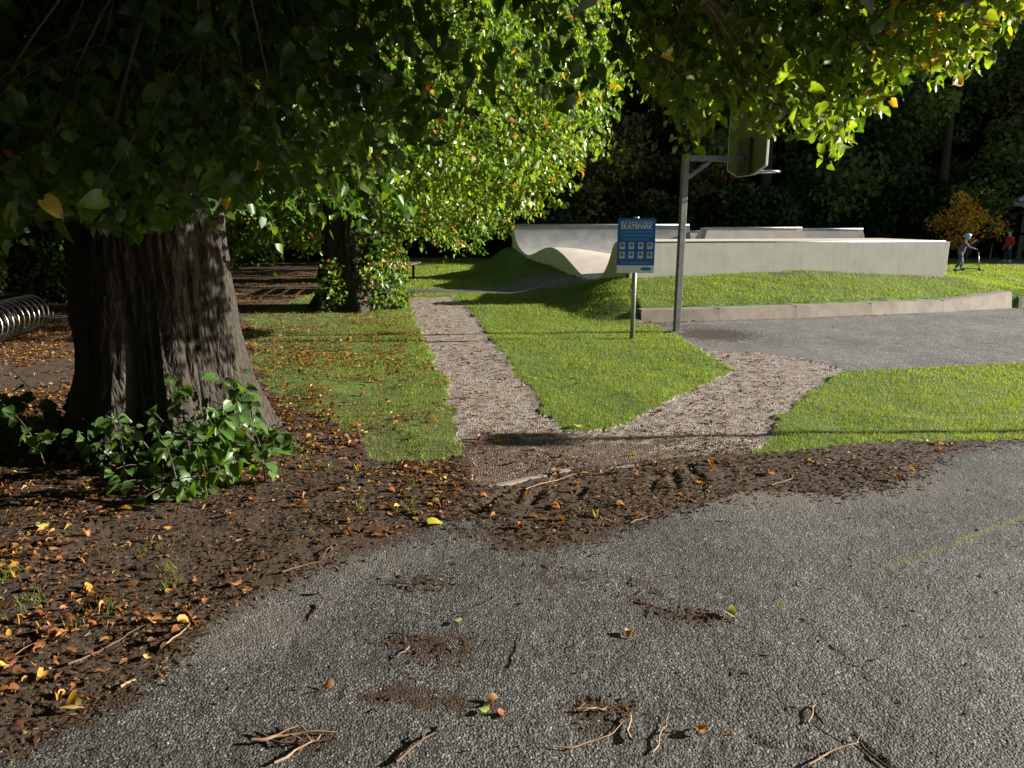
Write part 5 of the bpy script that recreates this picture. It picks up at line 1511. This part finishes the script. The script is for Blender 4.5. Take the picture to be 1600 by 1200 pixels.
s_ = np.where(r == 3, rng.uniform(.003, .0065, n), rng.uniform(.0022, .0055, n))
V, F_, ix = scatter_np(ov_, of, np.stack([x, y, z + s_ * .3], -1), RS, np.stack([s_ * rng.uniform(.6, 1, n), s_, s_ * .7], -1))
gc = np.where((r == 3)[:, None], np.array([(.42, .34, .30)]), np.array([(.34, .33, .31)])) * rng.uniform(.35, 1.5, n)[:, None]
tag(link('loose_gravel', np_mesh('loose_gravel', V, F_, M['dead_leaf'], col=gc[ix])), 'small loose stones over the paths and tarmac', 'gravel', kind='stuff')

# sticks
tan = plain('dry peeled twig', (.26, .17, .10), .8, 0, .3, 30); brn = plain('dark twig', (.09, .055, .035), .8, 0, .3, 30)
def stick(pts, r0, mat, label, forks=()):
    w = [P(*p) for p in pts]; o0 = w[0]
    n_ = 14; t = np.linspace(0, 1, n_); tk = np.linspace(0, 1, len(w))
    xs_ = np.interp(t, tk, [p[0] for p in w]); ys_ = np.interp(t, tk, [p[1] for p in w])
    xs_ = xs_ + .006 * noise(t * 6, t * 0 + pts[0][0]); ys_ = ys_ + .008 * noise(t * 6, t * 0 + pts[0][1])
    zs_ = ground_z(xs_, ys_) + r0 * .9 + .005 + .006 * np.abs(noise(t * 4, t * 0 + pts[0][0] + 5))
    r = empty('twig', (o0[0], o0[1], 0), 0, label, 'twig')
    P3 = np.stack([xs_ - o0[0], ys_ - o0[1], zs_], -1)
    V, Fq = tube_np(P3, np.linspace(r0, r0 * .4, n_), 6)
    link('stem', np_mesh('stem', V, Fq, mat, smooth=True), r)
    for fi, (k, ang_, ln) in enumerate(forks):
        b0 = P3[k]; d_ = np.array((math.cos(ang_), math.sin(ang_), .12))
        V, Fq = tube_np([b0, b0 + d_ * ln * .5 + (0, 0, .005), b0 + d_ * ln], [r0 * .6, r0 * .45, r0 * .25], 5)
        link('side_twig', np_mesh('side_twig', V, Fq, mat, smooth=True), r)
stick([(395, 1165), (450, 1155), (530, 1150)], .006, tan, 'bundle of broken tan twig at the bottom edge of the tarmac', [(4, .5, .08), (7, -.6, .07), (9, 2.4, .06)])
stick([(400, 1150), (440, 1168), (520, 1160)], .005, brn, 'dark twig crossing the broken tan one at the bottom', [(6, .3, .06)])
stick([(430, 1200), (480, 1170), (500, 1158)], .0045, tan, 'pale twig pointing up from the bottom edge left of centre', [(8, 2.4, .05)])
stick([(620, 1200), (660, 1165), (695, 1140)], .005, brn, 'long brown twig slanting up from the bottom edge', [(6, 1.2, .04), (10, .2, .03)])
stick([(984, 1165), (982, 1140), (985, 1118)], .0055, tan, 'short thick tan twig standing out of the right side of the debris heap', [(9, 2.3, .04)])
stick([(870, 1175), (920, 1168), (960, 1150), (975, 1130)], .0028, tan, 'thin curved twig below the debris heap near the bottom', [])
stick([(900, 1116), (930, 1112), (960, 1112)], .005, tan, 'tan twig on top of the debris heap', [(7, 3.6, .05)])
stick([(1022, 1180), (1035, 1145), (1045, 1118)], .003, tan, 'thin upright curved twig right of the debris heap', [])
stick([(1040, 1146), (1070, 1142), (1100, 1140)], .0035, brn, 'dark red twig leading to the orange leaf', [])
stick([(1265, 1200), (1300, 1178), (1345, 1162), (1290, 1135)], .003, tan, 'thin looping twig across the crack at the bottom right', [(8, .8, .05)])
stick([(1345, 1162), (1365, 1182), (1395, 1205)], .0045, brn, 'dark twig at the bottom right beside the loop', [])
stick([(1262, 1130), (1275, 1100), (1300, 1132)], .003, tan, 'bent reddish twig above the loop at the bottom right', [])
stick([(640, 1015), (622, 1030)], .0025, tan, 'short pale twig in the left brown debris', [])
stick([(805, 1045), (815, 1010), (818, 990)], .0022, brn, 'thin grey twig near the middle of the tarmac', [])
stick([(720, 960), (770, 943), (790, 930)], .0022, brn, 'long fine twig left of the middle of the tarmac', [(5, .9, .04)])
stick([(605, 912), (640, 915), (660, 925)], .004, brn, 'dark twig heap at the upper left of the tarmac', [(4, .3, .06), (8, -.5, .05)])
stick([(930, 850), (965, 846)], .004, brn, 'short dark stick right below the mulch spit', [])
stick([(985, 819), (1000, 812), (1020, 806)], .0025, tan, 'pale curved stalk where mulch meets tarmac', [])
stick([(110, 1045), (170, 1015), (225, 985)], .005, brn, 'dark twig on the soil at the lower left', [(6, .9, .06)])
stick([(0, 1040), (60, 1010), (120, 1000)], .004, brn, 'thin dark twig at the lower left edge', [])
stick([(255, 1015), (290, 990), (300, 975)], .0035, tan, 'pale twig at the soil edge left of the tarmac', [])
stick([(440, 900), (500, 880), (520, 855)], .005, brn, 'curved root-like twig along the soil edge', [(6, .7, .08)])
stick([(190, 1080), (212, 1068)], .006, tan, 'flat tan bark strip on the lower left tarmac', [])
stick([(820, 770), (850, 762), (900, 745), (940, 742)], .004, tan, 'long pale twig lying on the tyre rutted mulch', [(5, 1.2, .08), (9, -.4, .1)])
stick([(1145, 725), (1155, 735), (1160, 752)], .0035, tan, 'curved pale twig on the mulch right of the ruts', [])
stick([(1205, 760), (1235, 752), (1240, 742)], .003, tan, 'small pale twig on the mulch below the right lawn', [])
stick([(505, 945), (495, 960), (488, 972)], .004, brn, 'short dark twig on the left of the tarmac', [(5, .5, .03)])

# ------------------------------------------------------------------ grass
def grass_density_factory(near):
    def f(x, y, r):
        patch = np.clip(.75 + .9 * noise(x * 1.4, y * 1.4, 5.6, 3), .1, 1.4)
        d = np.where(r == 2, np.clip(.55 + .75 * patch, .2, 1), 0)
        lw = (x < -.3) & (r == 2) & (y < 14.5)
        d = np.where(lw, np.interp(y, [4.5, 6.5, 8.5], [.62, .70, .8]) * patch * (.35 + .9 * sstep(-3.4, -1.0, x)), d)
        soil = (r == 0) & (y < 9)
        tf = np.clip(noise(x * 3.3, y * 3.3, 7.7, 2) - .28, 0, 1) * 2.0
        sp_ = np.zeros_like(x)
        for px, py in ((50, 940), (120, 975), (165, 950), (270, 890), (650, 760), (640, 790), (12, 905), (180, 860), (265, 915), (560, 800), (230, 860), (680, 720), (10, 970)):
            sp_ = np.maximum(sp_, blob(x, y, px, py, .05, .05))
        d = np.where(soil, np.maximum(sp_ * .8, .25 * tf * (y > 4.2) * (x < -.5) * (x > -2.2)), d)
        inside = (x > cutx(y) - .02) & (x < xr(y)) & (y > yw(x) - .02) & (y < 22)
        kerbz = (np.abs(y - yk(x) - .08) < .14) & (x > 2.0) & (x < 9.7)
        d = np.where(inside | kerbz, 0, d)
        dm = dirt_mask(x, y, r)
        return d * np.where(x > -.3, 1 - .9 * np.clip(dm * 1.3, 0, 1), 1)
    return f
def grass(name, zones, label):
    Vs, Cs = [], []
    for (x0, x1, y0, y1, dens_, h_, w_) in zones:
        n = int((x1 - x0) * (y1 - y0) * dens_)
        x, y, r = sample_ground(n, x0, x1, y0, y1, grass_density_factory(True), 1.0)
        k = np.abs(x) < y * .82 + .3; x, y, r = x[k], y[k], r[k]
        z = ground_z(x, y); n = len(x)
        az = rng.uniform(0, 6.28, n); hh = rng.uniform(.4, 1.5, n) * h_ * (1 + .6 * noise(x * 4, y * 4, 3.3, 2)); ww = w_ * rng.uniform(.6, 1.2, n)
        hh = np.where(r == 0, hh * 1.3, hh)
        ax_, ay_ = np.cos(az), np.sin(az); lx, ly = rng.normal(0, .45, n) * hh, rng.normal(0, .45, n) * hh
        v0 = np.stack([x - ax_ * ww / 2, y - ay_ * ww / 2, z - .004], -1); v1 = np.stack([x + ax_ * ww / 2, y + ay_ * ww / 2, z - .004], -1)
        v2 = np.stack([x + lx, y + ly, z + hh], -1)
        Vs.append(np.stack([v0, v1, v2], 1).reshape(-1, 3))
        t = np.clip(.5 + .5 * noise(x * 1.1, y * 1.1, 1.7, 2) + rng.normal(0, .25, n), 0, 1)[:, None]
        c = np.array((.085, .15, .018)) * (1 - t) + np.array((.20, .29, .035)) * t
        dry = rng.random(n) < .10; c[dry] = (.26, .22, .09)
        Cs.append(np.repeat(c, 3, 0))
    V = np.concatenate(Vs); C_ = np.concatenate(Cs)
    tag(link(name, np_mesh(name, V, np.arange(len(V)).reshape(-1, 3), M['grass_blade'], col=C_)), label, 'grass', kind='stuff')
grass('grass', [(-4.2, 5.5, 1.8, 7.0, 5200, .024, .005), (-5, 8.0, 7.0, 12, 3200, .025, .008), (-6, 11, 12, 17, 1900, .030, .012), (-8, 18, 17, 30, 450, .035, .03)], 'short mown green grass of the lawns and bank')
print('objects', len(bpy.data.objects), 'tris', sum(sum(1 if F==3 else 2 for F in ()) or len(m.polygons) for m in bpy.data.meshes))
